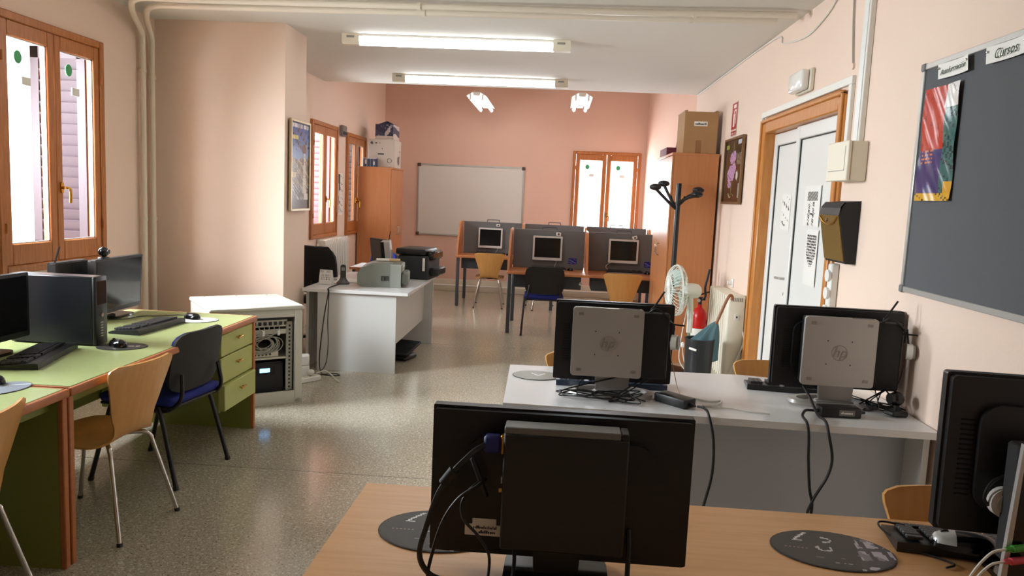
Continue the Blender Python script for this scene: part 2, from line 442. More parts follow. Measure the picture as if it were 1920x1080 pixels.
# ---- door
g = sgroup('door_1', (RX, DOOR[1], 0), -PI/2)       # local x runs toward the camera along the wall, local -y into the room
dw = DOOR[1]-DOOR[0]; dh = DOOR[3]
b = MB(); b.b2((-.07, -.02, 0), (.05, .16, dh+.02), bev=.008).b2((dw-.05, -.02, 0), (dw+.07, .16, dh+.02), bev=.008).b2((.05, -.02, dh-.06), (dw-.05, .16, dh+.06), bev=.008)
b.b2((-.05, -.035, 0), (-.02, -.01, dh+.04), bev=.006).b2((dw+.02, -.035, 0), (dw+.05, -.01, dh+.04), bev=.006).b2((-.05, -.035, dh+.02), (dw+.05, -.01, dh+.045), bev=.006)
b.build('door_frame', M('door_wood', (200, 134, 66), .35, var=(9, (180, 112, 50), .7), stretch=(5, 5, .6)), g)
split = .70
for k, (xa, xb, y0) in enumerate(((.05, split, .06), (split, dw-.05, .03))):
    st = .075; zt = dh-.065
    b = MB(); b.b2((xa+.003, y0, .01), (xa+st, y0+.05, zt), bev=.006).b2((xb-st, y0, .01), (xb-.003, y0+.05, zt), bev=.006).b2((xa+st, y0, zt-.09), (xb-st, y0+.05, zt), bev=.006).b2((xa+st, y0, .01), (xb-st, y0+.05, .16), bev=.006)
    leaf = b.build('door_leaf', DOORW, g)
    MB().b2((xa+st-.01, y0+.02, .15), (xb-st+.01, y0+.035, zt-.08)).build('panel', DOORW, leaf)
    b = MB()
    for (p, q) in (((xa+st, .16), (xa+st+.007, zt-.09)), ((xb-st-.007, .16), (xb-st, zt-.09))): b.b2((p[0], y0+.012, p[1]), (q[0], y0+.021, q[1]))
    b.b2((xa+st, y0+.012, zt-.097), (xb-st, y0+.021, zt-.09)); b.build('gasket', BLACK, leaf)
    if k == 0:
        xh = xb-.038
        MB().rpan(.03, .24, .012, y0-.008, y0, c=(xh, 1.06)).tube([(xh, y0, 1.11), (xh, y0-.045, 1.11), (xh-.03, y0-.05, 1.11), (xh-.12, y0-.05, 1.105)], .009, n=8, smooth=3).build('handle', ALU, leaf)
        MB().cyl((xh, y0-.018, 1.0), (xh, y0-.006, 1.0), .012, n=10).build('lock_cylinder', CHROME, leaf)
    else:
        for z in (.3, 1.2, dh-.12): MB().cyl((xb+.004, y0-.012, z), (xb+.004, y0-.012, z+.09), .011, n=8).build('hinge', WHITE, leaf)
def scribble(u, v):
    if u < .1 or u > .9 or v < .12 or v > .93: return (240, 239, 234)
    n = vnoise(u*9+v*3, v*14)
    return (40, 40, 42) if n > .60 and hsh(int(u*34), int(v*48)) > .35 else (240, 239, 234)
def scribble2(u, v):
    if v > .62 and .2 < u < .85 and v < .86: return (50, 50, 52) if (int(u*30)+int(v*40)) % 3 else (225, 224, 220)
    if v < .6 and (abs(u-.35) < .05 or abs(u-.62) < .05 or (abs(v-.3) < .02 and .25 < u < .72)): return (60, 60, 62) if hsh(int(u*30), int(v*40)) > .3 else (240, 239, 234)
    return (240, 239, 234)
def scribble3(u, v):
    if v < .33 or v > .9: return (240, 239, 234)
    w = .38 if v > .55 else .38-(.55-v)*1.2
    if abs(u-.5) < w: return (48, 48, 50) if (int(v*60) % 3 != 0 and hsh(int(u*26), int(v*60)) > .25) else (228, 227, 222)
    return (240, 239, 234)
def on_right(name, label, cat, y0, y1, z0, z1, fn, nx, ny, off, **k):
    o = picture(name, abs(y1-y0), z1-z0, nx, ny, fn, None, (RX-off, (y0+y1)/2, (z0+z1)/2), (0, 0, -PI/2), **k)
    return tag(o, label, cat)
on_right('printed_sheet', 'white sheet with round drawings taped to the left door leaf', 'paper', 5.88, 5.66, 1.45, 1.71, scribble, 34, 44, -.072)
on_right('printed_sheet', 'white drawing sheet taped highest on the right door leaf', 'paper', 5.26, 4.95, 1.50, 1.76, scribble2, 30, 40, -.042)
on_right('printed_sheet', 'narrow printed sheet below the drawing on the right door leaf', 'paper', 5.16, 4.93, 1.12, 1.48, scribble3, 26, 60, -.042)

# ================================================================== LAMPS, PIPES, WALL FITTINGS
def ceiling_lamp(label, xa, xb, y):
    t = thing('fluorescent_lamp', label, 'lamp', ((xa+xb)/2, y, CZ), 0, 'long fluorescent lamps on the low ceiling')
    w = xb-xa
    MB().b2((-w/2+.02, -.045, -.02), (w/2-.02, .045, 0), bev=.004).build('backplate', WHITE, t)
    for sgn in (-1, 1):
        e = MB(); x0 = sgn*w/2; x1 = sgn*(w/2-.145)
        e.prism([(-.055, 0), (.055, 0), (.055, -.06), (.035, -.085), (-.035, -.085), (-.055, -.06)], min(x0, x1), max(x0, x1), 'x')
        c = e.build('end_cap', IVORY, t)
        xm = sgn*(w/2-.075)
        MB().b2((xm-.035, -.057, -.035), (xm+.03, -.0545, -.018)).build('type_plate', M('grey_print', (150, 146, 138), .6), c)
    MB().tube([(-w/2+.14, 0, -.052), (w/2-.14, 0, -.052)], .036, n=16).build('tube', TUBEM, t)
ceiling_lamp('long lit fluorescent lamp on the white ceiling, the nearer of the two', -1.86, .05, 6.60)
ceiling_lamp('long lit fluorescent lamp on the white ceiling, near the ceiling edge', -1.88, .06, 8.68)
def hanging_lamp(label, x, y0, y1, z):
    t = thing('hanging_lamp', label, 'lamp', (x, (y0+y1)/2, z), 0, 'twin tube lamps hanging in the high part')
    L = y1-y0
    MB().b2((-.05, -L/2, .03), (.05, L/2, .085), bev=.01).build('housing', WHITE, t)
    for sx in (-1, 1):
        MB().prism([(sx*.05, .085), (sx*.135, .03), (sx*.135, .024), (sx*.05, .072)], -L/2, L/2, 'y').build('reflector', WHITE, t)
        MB().tube([(sx*.085, -L/2+.02, .0), (sx*.085, L/2-.02, .0)], .022, n=12).build('tube', TUBEM, t)
        for sy in (-1, 1): MB().b2((sx*.085-.014, sy*(L/2-.02)-.012, -.026), (sx*.085+.014, sy*(L/2-.02)+.012, .05)).build('lamp_holder', WHITE, t)
    for sy in (-1, 1): MB().cyl((0, sy*L*.35, .08), (0, sy*L*.35, TOPZ-z), .004, n=6).build('suspension_rod', ALU, t)
hanging_lamp('twin tube lamp hanging above the white drawing board', -1.17, 10.75, 12.25, 2.93)
hanging_lamp('twin tube lamp hanging in line with the far right window', .27, 10.45, 11.75, 2.93)

def pipe_run(label, pts, r, clamps, name='heating_pipe'):
    t = thing(name, label, 'pipe', (0, 0, 0))
    MB().tube(pts, r, n=12, smooth=5).build('pipe', PIPEW, t)
    for (p, ax) in clamps:
        a = Vector(p); d = Vector(ax)*.013
        MB().cyl(a-d, a+d, r+.006, n=12).build('clamp', PIPEW, t)
xw = LX+.045
pipe_run('cream heating pipe beside the window, bending onto the ceiling, left of the pair', [(xw, 5.98, .02), (xw, 5.98, 1.2), (xw, 5.98, 2.2), (xw, 5.98, 2.62), (xw+.02, 5.93, 2.74), (xw+.12, 5.62, 2.835), (xw+.30, 5.40, 2.86), (-2.6, 5.40, 2.86), (-.9, 5.38, 2.86), (.4, 5.36, 2.86), (1.50, 5.30, 2.86)], .022,
         [((xw, 5.98, 1.30), (0, 0, 1)), ((xw, 5.98, 2.45), (0, 0, 1)), ((-1.0, 5.38, 2.86), (1, 0, 0)), ((.85, 5.345, 2.86), (1, 0, 0))])
pipe_run('cream heating pipe beside the pillar, bending onto the ceiling, right of the pair', [(xw, 6.12, .02), (xw, 6.12, 1.2), (xw, 6.12, 2.2), (xw, 6.12, 2.58), (xw+.02, 6.08, 2.72), (xw+.12, 5.82, 2.835), (xw+.30, 5.62, 2.86), (-2.6, 5.60, 2.86), (-.9, 5.56, 2.86), (.4, 5.52, 2.86), (1.42, 5.46, 2.86)], .022,
         [((xw, 6.12, 1.30), (0, 0, 1)), ((xw, 6.12, 2.42), (0, 0, 1)), ((-1.0, 5.565, 2.86), (1, 0, 0)), ((.85, 5.50, 2.86), (1, 0, 0))])
t = thing('wall_cable', 'thin white cable drooping from the ceiling pipes along the right wall', 'cable', (0, 0, 0))
MB().tube([(RX-.008, 4.75, 2.89), (RX-.008, 4.95, 2.80), (RX-.008, 5.35, 2.74), (RX-.008, 5.9, 2.80), (RX-.008, 6.3, 2.885), (RX-.008, 9.4, 2.885)], .006, n=6, smooth=6).build('cable', WCABLE, t)
t = thing('wall_cable', 'thin grey cable hanging beside the white vertical trunking', 'cable', (0, 0, 0))
MB().tube([(RX-.008, 4.55, 2.895), (RX-.008, 4.53, 2.7), (RX-.008, 4.49, 2.5), (RX-.008, 4.47, 2.42)], .005, n=6, smooth=5).build('cable', GCABLE, t)
MB().cyl((RX-.012, 4.47, 2.40), (RX, 4.47, 2.40), .018, n=12).build('wall_plug', PEACH, t)
t = thing('cable_trunking', 'white vertical cable trunking from the ceiling down to the junction box', 'trunking', (RX, 4.27, 1.95))
MB().b2((-.03, -.045, 0), (0, .045, CZ-1.95), bev=.004).build('body', WHITE, t)
MB().b2((-.034, -.030, 0), (-.029, .030, CZ-1.95)).build('cover', DOORW, t)
t = thing('cable_trunking', 'white trunking running over the door and down its right side', 'trunking', (RX, 0, 0))
MB().b2((-.022, 4.42, 2.30), (0, 6.30, 2.345), bev=.003).build('top_length', WHITE, t)
MB().b2((-.022, 4.42, 1.95), (0, 4.465, 2.30), bev=.003).build('side_length', WHITE, t)
MB().b2((-.022, 6.275, 0.02), (0, 6.30, 2.30), bev=.003).build('far_length', WHITE, t)
t = thing('junction_box', 'cream electrical box mounted on the wall above the mailbox', 'electrical box', (RX, 4.30, 1.765))
MB().b2((-.085, -.15, 0), (0, .15, .205), bev=.006).build('body', IVORY, t)
l = MB().b2((-.105, -.152, -.002), (-.086, .152, .207), bev=.005).build('cover', IVORY, t)
MB().b2((-.1065, -.11, .05), (-.105, .12, .055)).build('groove', GCABLE, l)
MB().b2((-.1065, -.115, .05), (-.105, -.11, .18)).build('groove', GCABLE, l)
t = thing('mailbox', 'black wall mailbox with a gold front flap', 'mailbox', (RX, 4.33, 1.325))
b = MB(); b.prism([(0, 0), (-.055, 0), (-.105, .255), (-.105, .30), (-.085, .325), (0, .335)], -.15, .15, 'y'); b.build('body', BLACKM, t)
fl_ = MB().prism([(-.058, .012), (-.068, .012), (-.113, .255), (-.103, .255)], -.14, .14, 'y').build('front_flap', GOLD, t)
b = MB(); b.tube([(-.116, -.13, .245), (-.113, -.07, .215), (-.111, 0, .205), (-.113, .07, .215), (-.116, .13, .245)], .005, n=6, smooth=4); b.build('raised_rim', BRASS, fl_)
MB().cyl((-.105, .02, .228), (-.118, .02, .23), .010, n=12).build('lock', CHROME, fl_)
MB().box((-.073, .03, .055), (.002, .07, .035), rot=(0, -.182, 0)).build('name_plate', M('yellow_plate', (216, 196, 70), .5), fl_)
MB().prism([(-.112, .256), (-.104, .30), (-.084, .328), (-.079, .324), (-.098, .296), (-.105, .256)], -.15, .15, 'y').build('lid', BLACK, t)
t = thing('power_strip', 'white socket strip fixed upright to the wall below the mailbox', 'power strip', (RX, 4.43, .98))
MB().b2((-.045, -.03, 0), (0, .03, .33), bev=.008).build('body', WHITE, t)
for k in range(3): MB().cyl((-.058, 0, .06+.1*k), (-.044, 0, .06+.1*k), .034, n=16).build('socket', DOORW, t)
t = thing('emergency_light', 'small clear emergency light high above the door', 'emergency light', (RX, 5.28, 2.36))
MB().b2((-.03, -.15, 0), (0, .15, .145), bev=.008).build('base', IVORY, t)
MB().b2((-.085, -.14, .008), (-.03, .14, .137), bev=.02, seg=3).build('diffuser', M('clear_plastic', (238, 236, 230), .12, spec=.8), t)
t = thing('wall_sensor', 'small grey sensor box between the two far left windows', 'sensor', (FLX, 10.2, 2.30))
MB().b2((0, -.10, 0), (.05, .10, .14), bev=.012).build('body', M('sensor_grey', (128, 118, 112), .6), t)
MB().b2((.05, -.09, .02), (.056, .09, .06), bev=.003).build('lens', BLACK, t)
def notice(u, v):
    if u < .12: return (70, 64, 60) if .5 < v < .95 else (236, 232, 224)
    return (90, 86, 82) if hsh(int(u*8), int(v*12)) > .72 and .1 < v < .9 else (238, 234, 226)
def sheet_left(label, y, z, w, h, fn):
    o = picture('wall_notice', w, h, 10, 16, fn, None, (FLX+.004, y, z), (0, 0, PI/2)); tag(o, label, 'notice')
sheet_left('upper white notice between the two far windows', 10.19, 1.68, .2, .28, lambda u, v: (60, 54, 52) if abs(u-.25) < .14 and .2 < v < .95 else notice(u, v))
sheet_left('lower white notice with dark lettering between the two far windows', 10.20, 1.40, .2, .27, notice)

# extinguisher sign
def sign(u, v):
    if v < .16: return (168, 34, 30) if .03 < u < .97 and .02 < v < .15 and not (.06 < v < .11 and hsh(int(u*14), 2) > .4) else (206, 196, 186)
    if u < .05 or u > .95 or v > .98 or v < .19: return (220, 200, 190)
    if (abs(u-.42) < .14 and .28 < v < .66) or (abs(u-.42) < .06 and v < .76 and v > .6) or (.5 < u < .8 and .72 < v < .77) or (.72 < u < .8 and .35 < v < .76): return (240, 228, 220)
    if .3 < u < .75 and .82 < v < .92: return (240, 228, 220)
    return (172, 28, 26)
on_right('extinguisher_sign', 'red fire extinguisher sign high on the right wall', 'sign', 7.46, 7.24, 2.25, 2.56, sign, 28, 40, .004)

# framed pictures
def framed(name, label, w, h, fn, nx, ny, loc, rot, fmat, gloss=True, fw_=.022):
    t = thing(name, label, 'picture', loc, rot=rot)
    b = MB(); d = .024
    b.b2((-w/2, -d, -h/2), (-w/2+fw_, 0, h/2), bev=.003).b2((w/2-fw_, -d, -h/2), (w/2, 0, h/2), bev=.003).b2((-w/2+fw_, -d, h/2-fw_), (w/2-fw_, 0, h/2), bev=.003).b2((-w/2+fw_, -d, -h/2), (w/2-fw_, 0, -h/2+fw_), bev=.003)
    b.build('frame', fmat, t)
    MB().b2((-w/2+.01, -.008, -h/2+.01), (w/2-.01, 0, h/2-.01)).build('backing', CARD, t)
    picture('print', w-2*fw_+.004, h-2*fw_+.004, nx, ny, fn, t, (0, -.0125, 0), mat=PRINT_GLOSS if gloss else PRINT)
    return t
def town(u, v):
    n = vnoise(u*14, v*22); n2 = vnoise(u*40+9, v*60)
    if v > .935: return (232, 236, 238) if (hsh(int(u*26), 3) > .3 and .945 < v < .985 and .08 < u < .95) else (74, 104, 156)
    if .05 < u < .38 and .80 < v < .85: return (226, 206, 120) if n2 > .4 else (240, 238, 230)
    if ((u-.72)/.13)**2+((v-.70)/.055)**2 < 1: return (104, 76, 60)
    sp = .035+.075*max(0, (.66-v)/.5)
    if .18 < v < .67 and abs(u-.75) < sp: return (214, 204, 186) if n2 > .3 else (166, 150, 128)
    hill = .52+.12*vnoise(u*5, 1.5)
    if v > hill:
        if n > .64 and v > .66 and hsh(int(u*30), int(v*40)) > .45: return (78, 74, 70)
        k = (v-.5)/.5; return (int(140-66*k), int(168-58*k), int(212-30*k))
    if .06 < u < .3 and .36 < v < .43: return (196, 158, 84)
    if v > .28: return (190, 172, 136) if n2 > .72 else ((132, 104, 66) if n > .45 else (88, 68, 44))
    if .72 < u < .95 and .1 < v < .18: return (222, 216, 206)
    return (196, 192, 184) if (n2 > .72 and v > .1) else ((70, 62, 56) if n > .4 else (42, 38, 38))
framed('framed_poster', 'framed town poster with blue sky on the pillar', .50, .765, town, 44, 66, (-2.232+.012, 6.565, 1.785), (0, 0, PI/2), M('frame_champagne', (196, 176, 140), .4, metal=.3))
def flower(u, v):
    n2 = vnoise(u*34+3, v*50)
    for cx, cy, rx, ry in ((.42, .70, .10, .09), (.56, .73, .10, .09), (.40, .50, .13, .10), (.56, .53, .12, .10), (.34, .38, .10, .08), (.48, .42, .13, .09), (.36, .28, .10, .06), (.27, .45, .08, .07)):
        if ((u-cx)/rx)**2+((v-cy)/ry)**2 < 1: return (190, 152, 190) if n2 > .35 else (156, 116, 160)
    if abs(u-.46-.05*v) < .02 and .1 < v < .95: return (112, 120, 70)
    if .05 < u < .22 and .86 < v < .93: return (150, 160, 80)
    if .72 < u < .92 and .9 < v < .97: return (196, 210, 224)
    if .7 < u < .95 and .58 < v < .78: return (120, 112, 98) if n2 > .4 else (82, 76, 66)
    if ((u-.76)/.06)**2+((v-.42)/.07)**2 < 1: return (214, 206, 196)
    if u > .87 and .06 < v < .30: return (170, 164, 160)
    if .3 < u < .65 and .07 < v < .14 and n2 > .6: return (196, 186, 140)
    return (58, 50, 40) if n2 > .6 else (36, 30, 26)
framed('framed_picture', 'framed dark picture of a pink orchid on the right wall', .72, .60, lambda u, v: flower(u, v), 44, 44, (RX-.012, 7.17, 1.925), (0, 0, -PI/2), M('frame_bronze', (120, 90, 58), .4, metal=.3))

# whiteboard
t = thing('whiteboard', 'large white drawing board on the back wall', 'whiteboard', (-1.425, BY, 1.505))
w, h = 1.76, 1.17
MB().b2((-w/2+.02, -.016, -h/2+.02), (w/2-.02, -.002, h/2-.02)).build('panel', M('enamel_white', (226, 222, 214), .22), t)
b = MB(); f = .028
b.b2((-w/2, -.024, -h/2), (-w/2+f, 0, h/2), bev=.004).b2((w/2-f, -.024, -h/2), (w/2, 0, h/2), bev=.004).b2((-w/2+f, -.024, h/2-f), (w/2-f, 0, h/2), bev=.004).b2((-w/2+f, -.024, -h/2), (w/2-f, 0, -h/2+f), bev=.004)
b.build('frame', ALU, t)
for sx in (-1, 1):
    for sz in (-1, 1): MB().box((sx*(w/2-.02), -.014, sz*(h/2-.02)), (.056, .034, .056), bev=.008).build('corner', M('brown_plastic', (96, 72, 60), .5), t)

# notice board
t = thing('notice_board', 'large grey felt notice board with aluminium frame on the right wall', 'notice board', (RX, 3.575, 1.255), -PI/2)
bw, bh = 1.5, 1.0
MB().b2((.015, -.018, .015), (bw-.015, -.002, bh-.015)).build('felt_panel', GREYF, t)
b = MB(); f = .026
b.b2((0, -.026, 0), (f, 0, bh), bev=.003).b2((bw-f, -.026, 0), (bw, 0, bh), bev=.003).b2((f, -.026, bh-f), (bw-f, 0, bh), bev=.003).b2((f, -.026, 0), (bw-f, 0, f), bev=.003)
b.build('frame', ALU, t)
for x in (.014, bw-.014):
    for z in (.014, bh-.014): MB().box((x, -.015, z), (.034, .034, .034), bev=.005).build('corner', M('corner_grey', (120, 120, 118), .5), t)
def poster(u, v):
    n = vnoise(u*10, v*22)
    if v < .075: return (212, 162, 48) if hsh(int(u*24), int(v*60)) > .2 else (90, 70, 30)
    if u > .8 and v < .17: return (206, 152, 44)
    if u > .62 and v > .80: return (214, 210, 206) if hsh(int(u*40), int(v*50)) > .06 else (150, 146, 144)
    if u > .68: return (52, 100, 96) if hsh(int(u*22), int(v*40)) > .22 else (28, 60, 62)
    if v > .45: return (184, 56, 40) if n > .25 else (164, 44, 34)
    if .08 < u < .45 and .32 < v < .47 and int(v*58) % 2: return (196, 120, 86) if hsh(int(u*30), int(v*58)) > .25 else (66, 54, 100)
    return (62, 56, 106) if n > .3 else (72, 62, 112)
p = picture('colourful_poster', .30, .475, 40, 60, poster, None, (RX-.027, 3.363, 1.90), (0, 0, -PI/2), mat=PRINT_GLOSS, bend=lambda u, v: -.006*math.sin(u*7+v*4)*math.sin(v*9+u*3)-.004)
tag(p, 'red, purple and yellow poster in plastic film pinned to the notice board', 'poster')
def label_strip(label, words, yc, wd, size, lean):
    t = thing('header_label', label, 'label', (RX-.028, yc, 2.196), -PI/2)
    b = MB(); b.sheet(lambda u, v: (u*wd/2+v*lean, -.010*(u*u)-.003, v*.031), [-1, -.6, -.2, .2, .6, 1], [-1, 0, 1], .0008); b.build('paper_strip', PAPER, t)
    tx = text('lettering', words, size, INK, t, (.0, -.013, -.004), rot=(PI/2, -.03, 0), shear=.25, ext=.0004)
    tw = max(v.co.x for v in tx.data.vertices)-min(v.co.x for v in tx.data.vertices)
    k_ = min(1, wd*.84/tw); tx.scale = (k_, max(k_, .9), 1)
    for s_ in (-1, 1): MB().sphere((s_*wd*.46, -.016, .012), .005, n=8).build('drawing_pin', CHROME, t)
label_strip('white paper label reading Autoformación at the top of the notice board', 'Autoformación', 3.275, .235, .035, -.006)
label_strip('white paper label reading Cursos at the top of the notice board', 'Cursos', 2.905, .25, .05, -.004)

# ================================================================== CHAIRS
def interp(tab, v):
    for (a, x), (c, y) in zip(tab, tab[1:]):
        if v <= c:
            t = (v-a)/(c-a); return x+(y-x)*t
    return tab[-1][1]
PATH = catmull([(0, .205, .432), (0, .17, .448), (0, .08, .452), (0, -.03, .438), (0, -.12, .436), (0, -.175, .452), (0, -.208, .50), (0, -.228, .57), (0, -.25, .66), (0, -.268, .735), (0, -.282, .795)], 6)
def shell(u, v):
    v = min(max(v, -.01), 1.01); x = v*(len(PATH)-1); i = min(max(int(math.floor(x)), 0), len(PATH)-2); p = PATH[i].lerp(PATH[i+1], x-i)
    hw = interp([(-.02, .12), (0, .12), (.03, .165), (.07, .188), (.18, .205), (.32, .205), (.42, .185), (.5, .145), (.56, .128), (.62, .133), (.72, .162), (.84, .196), (.92, .215), (.96, .218), (.985, .205), (1.0, .172), (1.02, .172)], v)
    bend = u*u
    back = max(0, min(1, (v-.5)/.15))
    return (u*hw, p.y+.035*bend*back*(hw/.2), p.z-.012*bend*(1-back))
US = [-1+2*k/10 for k in range(11)]
def make_ply_chair(name, label, loc, rz):
    t = thing(name, label, 'chair', loc, rz, 'plywood chairs with chrome legs')
    MB().sheet(shell, US, [k*.5/16 for k in range(17)], .010).build('seat', PLY, t)
    MB().sheet(shell, US, [.5+k*.5/26 for k in range(27)], .010).build('backrest', PLY, t)
    MB().lathe([(0, .41), (.085, .41), (.085, .43), (0, .432)], 20).build('seat_hub', BLACK, t)
    for sx in (-1, 1):
        for sy in (-1, 1):
            l = MB().tube([(sx*.02, sy*.03, .418), (sx*.10, sy*.13, .418), (sx*.125, sy*.16, .412), (sx*.137, sy*.175, .395), (sx*.145, sy*.187, .36), (sx*.205, sy*.27, .012)], .0105, n=10, smooth=3).build('leg', CHROME, t)
            MB().cyl((sx*.2045, sy*.2695, .016), (sx*.2065, sy*.272, 0), .013, n=10).build('foot_cap', BLACK, l)
    return t
ply0 = make_ply_chair('plywood_chair', 'plywood chair with chrome legs at the near end of the long green desk', (-2.08, 3.37, 0), math.radians(82.3))
GP = 'plywood chairs with chrome legs'
copy_tree(ply0, (-2.14, 2.44, 0), math.radians(98), 'plywood chair cut by the left edge of the picture')
copy_tree(ply0, (-.92, 11.17, 0), 0.03, 'plywood chair at the left study carrel of the back row')
copy_tree(ply0, (.80, 8.98, 0), -.04, 'plywood chair at the right study carrel of the front row')
copy_tree(ply0, (-.13, 11.22, 0), .2, 'plywood chair half hidden behind the blue and black chair at the carrels')
copy_tree(ply0, (1.23, 2.03, 0), PI, 'plywood chair tucked in between the beech desk and the pale desk')
copy_tree(ply0, (1.20, 3.85, 0), PI, 'plywood chair peeking over the pale desk beside the right monitor')
copy_tree(ply0, (.215, 3.80, 0), PI+.06, 'plywood chair peeking over the pale desk behind the left monitor')

def make_blue_chair(label, loc, rz):
    t = thing('office_chair', label, 'chair', loc, rz, 'black framed chairs with blue seats')
    MB().box((0, .0, .455), (.46, .43, .05), bev=.022, seg=3).build('seat', BLUEF, t)
    MB().box((0, 0, .424), (.45, .42, .018), bev=.008, seg=2).build('seat_pan', BLACK, t)
    R = Matrix.Translation((0, -.235, .655)) @ Matrix.Rotation(.17, 4, 'X')
    us = [-1+k/6 for k in range(13)]
    def back(u, v, sc=1.0):     # superellipse outline on a curved shell
        a = .2275*sc; h = .165*sc
        lim = (1-abs(v)**5)**(1/5) if abs(v) < 1 else 0.0
        x = u*a*max(lim, .62)
        return tuple(R @ Vector((x, .55*x*x, v*h)))
    vs = [-1, -.97, -.9, -.75, -.5, -.2, .2, .5, .75, .9, .97, 1]
    MB().sheet(lambda u, v: back(u, v), us, vs, .014).build('back_shell', BLACKM, t)
    def cush(u, v):
        p = Vector(back(u, v, .95)); return tuple(p+Vector((0, .018, 0)))
    MB().sheet(cush, us, vs, .022).build('back_cushion', BLUEF, t)
    for sx in (-1, 1):
        MB().tube([(sx*.215, .10, .405), (sx*.215, -.12, .405), (sx*.21, -.20, .42), (sx*.19, -.245, .48), (sx*.17, -.235, .60)], .011, n=8, smooth=5).build('back_support', BLACK, t)
        for sy in (-1, 1):
            y0 = sy*.10
            l = MB().tube([(sx*.222, y0*.4, .418), (sx*.225, sy*.12, .412), (sx*.228, sy*.15, .39), (sx*.25, sy*.25, .012)], .0125, n=10, smooth=3).build('leg', BLACK, t)
            MB().cyl((sx*.249, sy*.248, .02), (sx*.2505, sy*.252, 0), .015, n=10).build('foot_cap', BLACK, l)
    return t
blue0 = make_blue_chair('black chair with blue seat at the green desk drawers', (-2.13, 4.06, 0), math.radians(83))
copy_tree(blue0, (-.10, 9.13, 0), .03, 'black chair with blue seat at the middle study carrel')
copy_tree(blue0, (-2.32, 9.75, 0), math.radians(150), 'blue chair beyond the printers, in front of the radiator')
t = thing('swivel_chair', 'black swivel chair with a rounded back behind the printer desk', 'chair', (-2.33, 7.79, 0), math.radians(-18))
def sw(u, v):
    lim = (1-abs(v)**4)**(1/4) if abs(v) < 1 else 0
    return (u*.235*max(lim, .5), -.20+.6*(u*.235)**2-.03*v, .79+v*.235)
MB().sheet(sw, [-1+k/6 for k in range(13)], [-1, -.95, -.85, -.6, -.3, 0, .3, .6, .85, .95, 1], .05).build('backrest', M('black_fabric', (30, 30, 32), .9, bump=(300, .2)), t)
MB().box((0, .03, .47), (.47, .46, .08), bev=.03, seg=3).build('seat', MATS['black_fabric'], t)
MB().tube([(0, 0, .43), (0, -.2, .42), (0, -.26, .5), (0, -.235, .68)], .02, n=8, smooth=4).build('back_support', BLACK, t)
MB().cyl((0, 0, .08), (0, 0, .44), .028).build('column', BLACK, t)
for k in range(5):
    a = 2*PI*k/5
    l = MB().box((.15*math.cos(a), .15*math.sin(a), .085), (.3, .045, .03), rot=(0, .08, a), bev=.008).build('base_arm', BLACK, t)
    MB().sphere((.28*math.cos(a), .28*math.sin(a), .032), .032, n=10).build('castor', BLACK, l)

# ================================================================== GREEN DESKS
GZ = .757
def green_desk(label, y0, y1, drawers):
    t = thing('green_desk', label, 'desk', (-2.35, (y0+y1)/2, 0), 0, 'green laminate desks with wooden edging')
    L = (y1-y0)/2; xf, xb = .43, -.43
    top = MB().b2((xb, -L+.018, GZ-.034), (xf-.018, L-.018, GZ), bev=.002).build('desk_top', GREEN, t)
    b = MB(); b.b2((xf-.018, -L, GZ-.036), (xf, L, GZ-.001), bev=.006, seg=2).b2((xb, L-.018, GZ-.036), (xf-.018, L, GZ-.001), bev=.004).b2((xb, -L, GZ-.036), (xf-.018, -L+.018, GZ-.001), bev=.004)
    b.build('wood_edge', EDGE, top)
    for s_ in (-1, 1):
        y = s_*(L-.016)
        p = MB().b2((xb+.02, y-.014, 0), (xf-.035, y+.014, GZ-.036)).build('end_panel', GREEND, t)
        MB().b2((xf-.036, y-.0155, 0), (xf-.012, y+.0155, GZ-.036), bev=.004).build('wood_edge', EDGE, p)
    MB().b2((xb+.06, -L+.03, .28), (xb+.078, L-.03, GZ-.036)).build('back_panel', GREEND, t)
    MB().b2((xf-.09, -L+.03, GZ-.09), (xf-.07, L-.03, GZ-.036)).build('front_rail', GREEND, t)
    if drawers:
        ya, yb = L-.50, L-.035
        MB().b2((xb+.1, ya, .235), (xf-.04, yb, GZ-.04)).build('drawer_carcass', GREEND, t)
        zs = [.245, .41, .575, .715]
        for k in range(3):
            pro = .022 if k == 0 else 0.0
            d = MB().b2((xf-.042, ya-.004, zs[k]+.004), (xf-.02+pro, yb+.002, zs[k+1]-.004), bev=.004).build('drawer', GREENDR, t)
            zc = (zs[k]+zs[k+1])/2+.02; yc = (ya+yb)/2; x = xf-.02+pro
            MB().cyl((x, yc-.02, zc), (x+.018, yc-.02, zc), .004, n=8).cyl((x, yc+.02, zc), (x+.018, yc+.02, zc), .004, n=8).tube([(x+.018, yc-.032, zc-.003), (x+.02, yc, zc), (x+.018, yc+.032, zc+.003)], .005, n=8).build('knob_handle', BRASS, d)
    return t
green_desk('long green desk with three drawers and wooden edging by the near window', 2.945, 4.90, True)
green_desk('green desk with wooden edging at the left edge of the picture', 1.25, 2.935, False)

